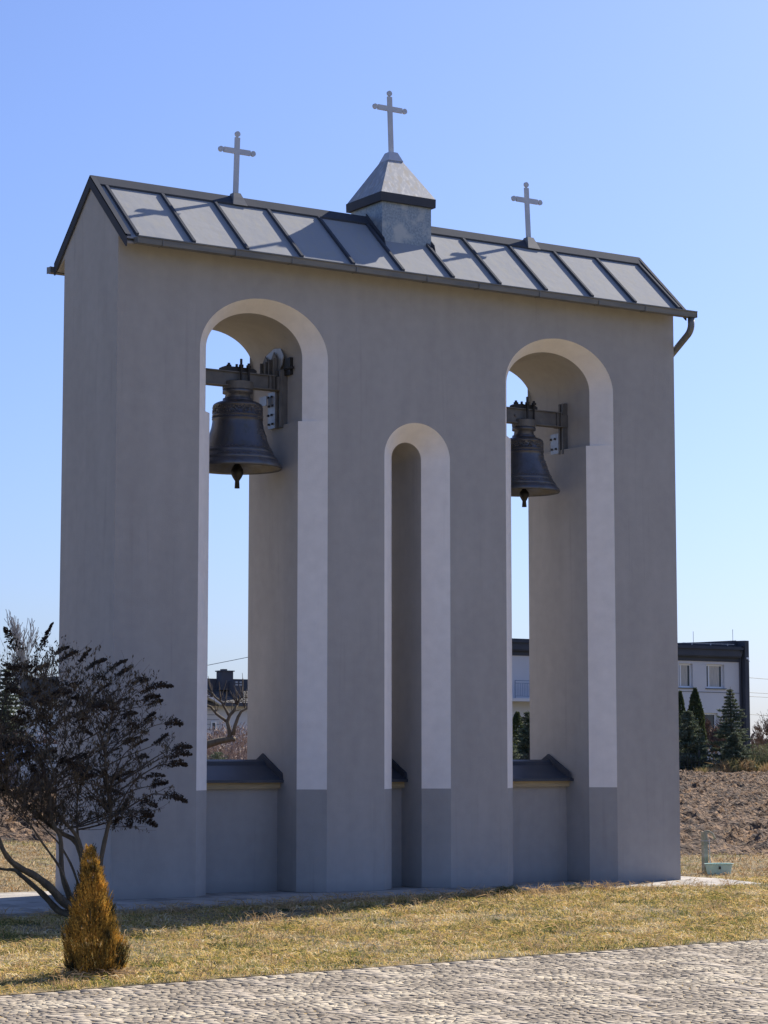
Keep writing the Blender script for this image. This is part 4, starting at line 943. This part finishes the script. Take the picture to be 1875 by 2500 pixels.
# ------------------------------------------------------------------ house seen through the left arch
YB2 = 63.1
WARP = lambda p: Vector((34.646 + (p.x - 26.6) * 1.0316, p.y + 6.319, p.z))
hb = thing('tiled_roof_house', 'low grey house with dark tiled roof and chimney seen through the left arch', 'house', (26, 66, 1.4))
w2 = MB(); w2.box(21.0, 33, YB2 + .4, YB2 + 8, 1.0, 4.20).build('wall', M['plaster'], hb)
sd2 = MB()
for z in np.arange(1.3, 4.1, .22): sd2.box(21.0, 27.5, YB2 + .385, YB2 + .399, z, z + .015)
sd2.build('siding_lines', M['dplaster'], hb)
rt = MB(); rt.prism_x(20.6, 33.4, [(YB2 - .1, 4.26), (YB2 + 1.5, 4.95), (YB2 + 1.5, 4.85), (YB2 - .1, 4.16)]).build('tiled_roof', M['tile'], hb)
tl = MB()
for k in range(9):
    t = k / 9; y = YB2 - .1 + 1.6 * t; z = 4.26 + .69 * t
    for x in np.arange(20.6, 33.3, .28): tl.add([(x + .02, y - .01, z + .005), (x + .26, y - .01, z + .005), (x + .26, y + .15, z + .075), (x + .02, y + .15, z + .075), (x + .02, y - .01, z + .035), (x + .26, y - .01, z + .035), (x + .26, y + .15, z + .085), (x + .02, y + .15, z + .085)], [(4, 5, 6, 7), (0, 1, 5, 4), (0, 4, 7, 3), (1, 2, 6, 5)])
tl.build('tiles', M['tile'], hb)
MB().box(20.6, 33.4, YB2 - .18, YB2 - .1, 4.12, 4.27).build('gutter', M['dplaster'], hb)
MB().box(20.7, 33.3, YB2 + 1.52, YB2 + 7, 4.4, 5.44).build('upper_storey', M['dplaster'], hb)
c2 = MB().box(27.93, 28.53, YB2 + 1.0, YB2 + 1.5, 4.9, 5.76).build('chimney', M['dplaster'], hb); MB().box(27.88, 28.58, YB2 + .95, YB2 + 1.55, 5.762, 5.81).box(28.07, 28.27, YB2 + 1.1, YB2 + 1.4, 5.812, 5.88).build('chimney_cap', M['dplaster'], c2)
c3 = MB().box(28.30, 28.80, YB2 + .5, YB2 + 1.0, 4.5, 5.30).build('vent_stack', M['dplaster'], hb)
vv = MB()
for x in (28.37, 28.58):
    for z in (5.10, 5.22): vv.box(x, x + .12, YB2 + .48, YB2 + .498, z, z + .07)
vv.build('vent_cover', M['plate'], c3)
wf = MB().box(27.06, 27.12, YB2 + .34, YB2 + .39, 3.05, 3.42).box(27.28, 27.34, YB2 + .34, YB2 + .39, 3.05, 3.42).box(27.12, 27.28, YB2 + .34, YB2 + .39, 3.36, 3.42).build('window', M['white'], hb); MB().box(27.12, 27.28, YB2 + .37, YB2 + .395, 3.05, 3.36).build('pane', M['glass'], wf)
MB().prism_y(YB2 - .5, YB2 + .3, [(25.0, 4.20), (26.3, 4.72), (27.3, 4.22), (27.2, 4.14), (26.3, 4.60), (25.0, 4.10)]).build('porch_gable', M['plaster'], hb)

def site(p):
    dx, dy = p.x + 13.517, p.y + 22.453; so_, co_ = math.sin(.525), math.cos(.525); a = dx * co_ - dy * so_; b = (dx * so_ + dy * co_) * 1.1328
    return Vector((-16.401 + a * math.cos(.574) + b * math.sin(.574), -24.573 - a * math.sin(.574) + b * math.cos(.574), p.z))
WARP = site
# pruned fruit tree behind the left arch
ft = thing('fruit_tree', 'pruned gnarled fruit tree with a thick horizontal limb seen through the left arch', 'tree', (4.4, 18.8, float(gz(4.4, 18.8))))
lim = MB(); gt = float(gz(4.4, 18.8))
lim.tube([(4.4, 18.8, gt - .1), (4.45, 18.75, 1.0), (4.75, 18.65, 1.55), (5.35, 18.4, 1.83), (5.62, 18.28, 1.96), (5.83, 18.18, 2.03), (6.1, 18.04, 2.09), (6.17, 18.0, 2.07)], [.17, .15, .12, .095, .085, .075, .062, .05], 12)
lim.tube([(6.05, 18.06, 2.08), (6.06, 18.06, 2.22), (6.015, 18.09, 2.45), (6.06, 18.065, 2.6), (6.14, 18.02, 2.70), (6.2, 18.0, 2.82)], [.05, .048, .042, .038, .036, .028], 9)
lim.tube([(6.02, 18.09, 2.45), (5.93, 18.13, 2.52), (5.80, 18.18, 2.62), (5.688, 18.24, 2.78), (5.60, 18.28, 2.81), (5.3, 18.4, 2.95)], [.036, .032, .029, .027, .026, .02], 8)
lim.tube([(6.05, 18.07, 2.58), (5.98, 18.1, 2.72), (5.90, 18.14, 2.88), (5.78, 18.2, 2.98), (5.70, 18.24, 3.09), (5.55, 18.3, 3.2)], [.032, .028, .025, .022, .02, .012], 8)
lim.tube([(6.13, 18.03, 2.16), (6.16, 18.02, 2.35), (6.22, 17.98, 2.56), (6.28, 17.95, 2.68), (6.35, 17.92, 2.72), (6.5, 17.85, 2.80)], [.045, .042, .036, .03, .02, .014], 8)
lim.tube([(6.2, 18.0, 2.8), (6.24, 17.98, 2.95), (6.33, 17.93, 3.0), (6.42, 17.89, 2.97), (6.6, 17.8, 3.05)], [.022, .018, .014, .012, .008], 6)
lim.build('trunk', M['bark'], ft, smooth=True)
tq = random.Random(4); tg = MB()
anch = [(5.60, 18.28, 2.81), (5.70, 18.24, 3.08), (5.72, 18.23, 3.0), (5.88, 18.15, 2.9), (6.17, 18.0, 2.84), (6.2, 18.0, 2.85), (6.22, 18.0, 2.8), (6.35, 17.92, 2.75), (6.4, 17.9, 2.98), (6.3, 17.95, 3.0), (5.95, 18.12, 2.78), (6.1, 18.04, 2.68), (5.5, 18.3, 3.0), (5.8, 18.2, 2.62), (6.4, 17.9, 2.75)]
for i in range(54):
    a = Vector(anch[i % len(anch)]); L = tq.uniform(.18, .62); v = Vector((tq.uniform(-.35, .25), tq.uniform(-.3, .3), 1)).normalized(); pts = [a]
    if i % 3 == 2: v = Vector((tq.uniform(-1, 1), tq.uniform(-.5, .5), tq.uniform(-.1, .8))).normalized(); L *= .5
    for k in range(5): v = (v + Vector((tq.uniform(-.14, .14), tq.uniform(-.1, .1), .05))).normalized(); pts.append(pts[-1] + v * L / 5)
    tg.tube(pts, [.011, .010, .009, .008, .006, .005], 4, cap=False)
tg.build('twigs', M['twig'], ft); WARP = None
shrubmass('shrub', 'tangle of reddish dry shrub behind the fruit tree in the left arch', 'shrub', 32.26, 63.26, 3.6, 1.5, 2.1, M['drytwig'], 16000, .10, 31)
shrubmass('shrub', 'pale dry twiggy shrub below the window of the tiled-roof house', 'shrub', 30.90, 61.07, 1.5, 1.0, 1.7, M['drytwig'], 3500, .09, 32)
evergreen('spruce', 'dark low conifer at the foot of the dry shrub in the left arch', 'spruce', 28.91, 57.77, 1.0, 1.6, M['green1'], n=4200, seed=14, group='low evergreens behind the arches')
WARP = site
# service wire above the tiled roof
tag(MB().tube([(10.4, 32.6, 4.02), (11.98, 31.86, 4.378), (13.05, 31.35, 4.62), (15.6, 30.2, 5.22)], .008, 4).build('power_line', M['wire']), 'single thin wire rising to the right in the left arch above the tiled-roof house', 'wire')

WARP = None
# ------------------------------------------------------------------ far left: birch, trees, parked car
bare('birch', 'tall pale leafless birch far behind the bush, left of the belfry', 'tree', 53.18, 129.63, 11.5, .45, M['birch'], 12, 4, .16, up=1.4, nb=5, thin=.022)
bare('bare_tree', 'dark bare tree behind the bush at the left edge', 'tree', 16.75, 57.14, 4.6, .8, M['baretwig'], 14, 4, .10, nb=4, thin=.012)
evergreen('spruce', 'dark spruce behind the bush near the left edge', 'spruce', 21.33, 61.55, 4.4, 1.7, M['green1'], n=16000, leaf=.085, seed=15, group='evergreens behind the bush')
shrubmass('shrub', 'dark brown hedge-like thicket behind the bush, left of the belfry', 'shrub', 17.56, 54.96, 5.0, 1.4, 1.9, M['baretwig'], 16000, .10, 41)
for i, (x, y, H) in enumerate([(78.42, 99.15, 4.5), (84.41, 97.00, 5), (76.21, 107.89, 5.4)]):
    bare('bare_tree', ['distant bare tree, nearest the house corner', 'distant bare tree, farthest right', 'distant bare tree, the tallest and farthest of the row beyond the house'][i], 'tree', x, y, H, .8, M['baretwig'], 60 + i, 4, .08, nb=4, thin=.02, group='distant bare trees right of the house')
sheetw = shrubmass('woodland', 'far hazy line of bare trees and hedges on the horizon', 'woodland', 40, 190, 190, 14, 5.5, M['baretwig'], 60000, .5, 77); sheetw['kind'] = 'stuff'
def car(x, y, rz, lb):
    z0 = float(gz(x, y)) + .03; t = thing('parked_car', lb, 'car', (x, y, z0)); c, s = math.cos(rz), math.sin(rz)
    def tr(mb): mb.v = [(x + a * c - b * s, y + a * s + b * c, z0 + d) for a, b, d in mb.v]; return mb
    side = [(-2.1, .25), (2.1, .25), (2.15, .55), (2.0, .78), (1.1, .92), (.45, 1.40), (-1.1, 1.45), (-1.9, 1.0), (-2.15, .85)]
    tr(MB().prism_y(-.82, .82, side)).build('body', M['car'], t)
    tr(MB().prism_y(-.835, .835, [(.95, .95), (.42, 1.33), (-1.05, 1.37), (-1.6, 1.02)])).build('side_window', M['glass'], t)
    tr(MB().add([(1.12, -.7, .95), (1.12, .7, .95), (.50, .62, 1.385), (.50, -.62, 1.385)], [(0, 1, 2, 3)])).build('windscreen', M['glass'], t)
    for a in (-1.35, 1.35):
        for b in (-.80, .80):
            k = MB(); n = 18; vs = [(a + .32 * math.cos(2 * math.pi * i / n), b - .09, .32 + .32 * math.sin(2 * math.pi * i / n)) for i in range(n)]; vs += [(p, q + .18, r) for p, q, r in vs]
            k.add(vs, [tuple(range(n)), tuple(reversed(range(n, 2 * n)))] + [((i + 1) % n, i, i + n, (i + 1) % n + n) for i in range(n)]); tr(k).build('wheel', M['tyre'], t)
    for b in (-.6, .6): tr(MB().box(2.10, 2.17, b - .14, b + .14, .58, .72)).build('headlight', M['white'], t)
car(12.01, 36.97, R(20), 'silver parked car mostly hidden behind the bush, left of the belfry')
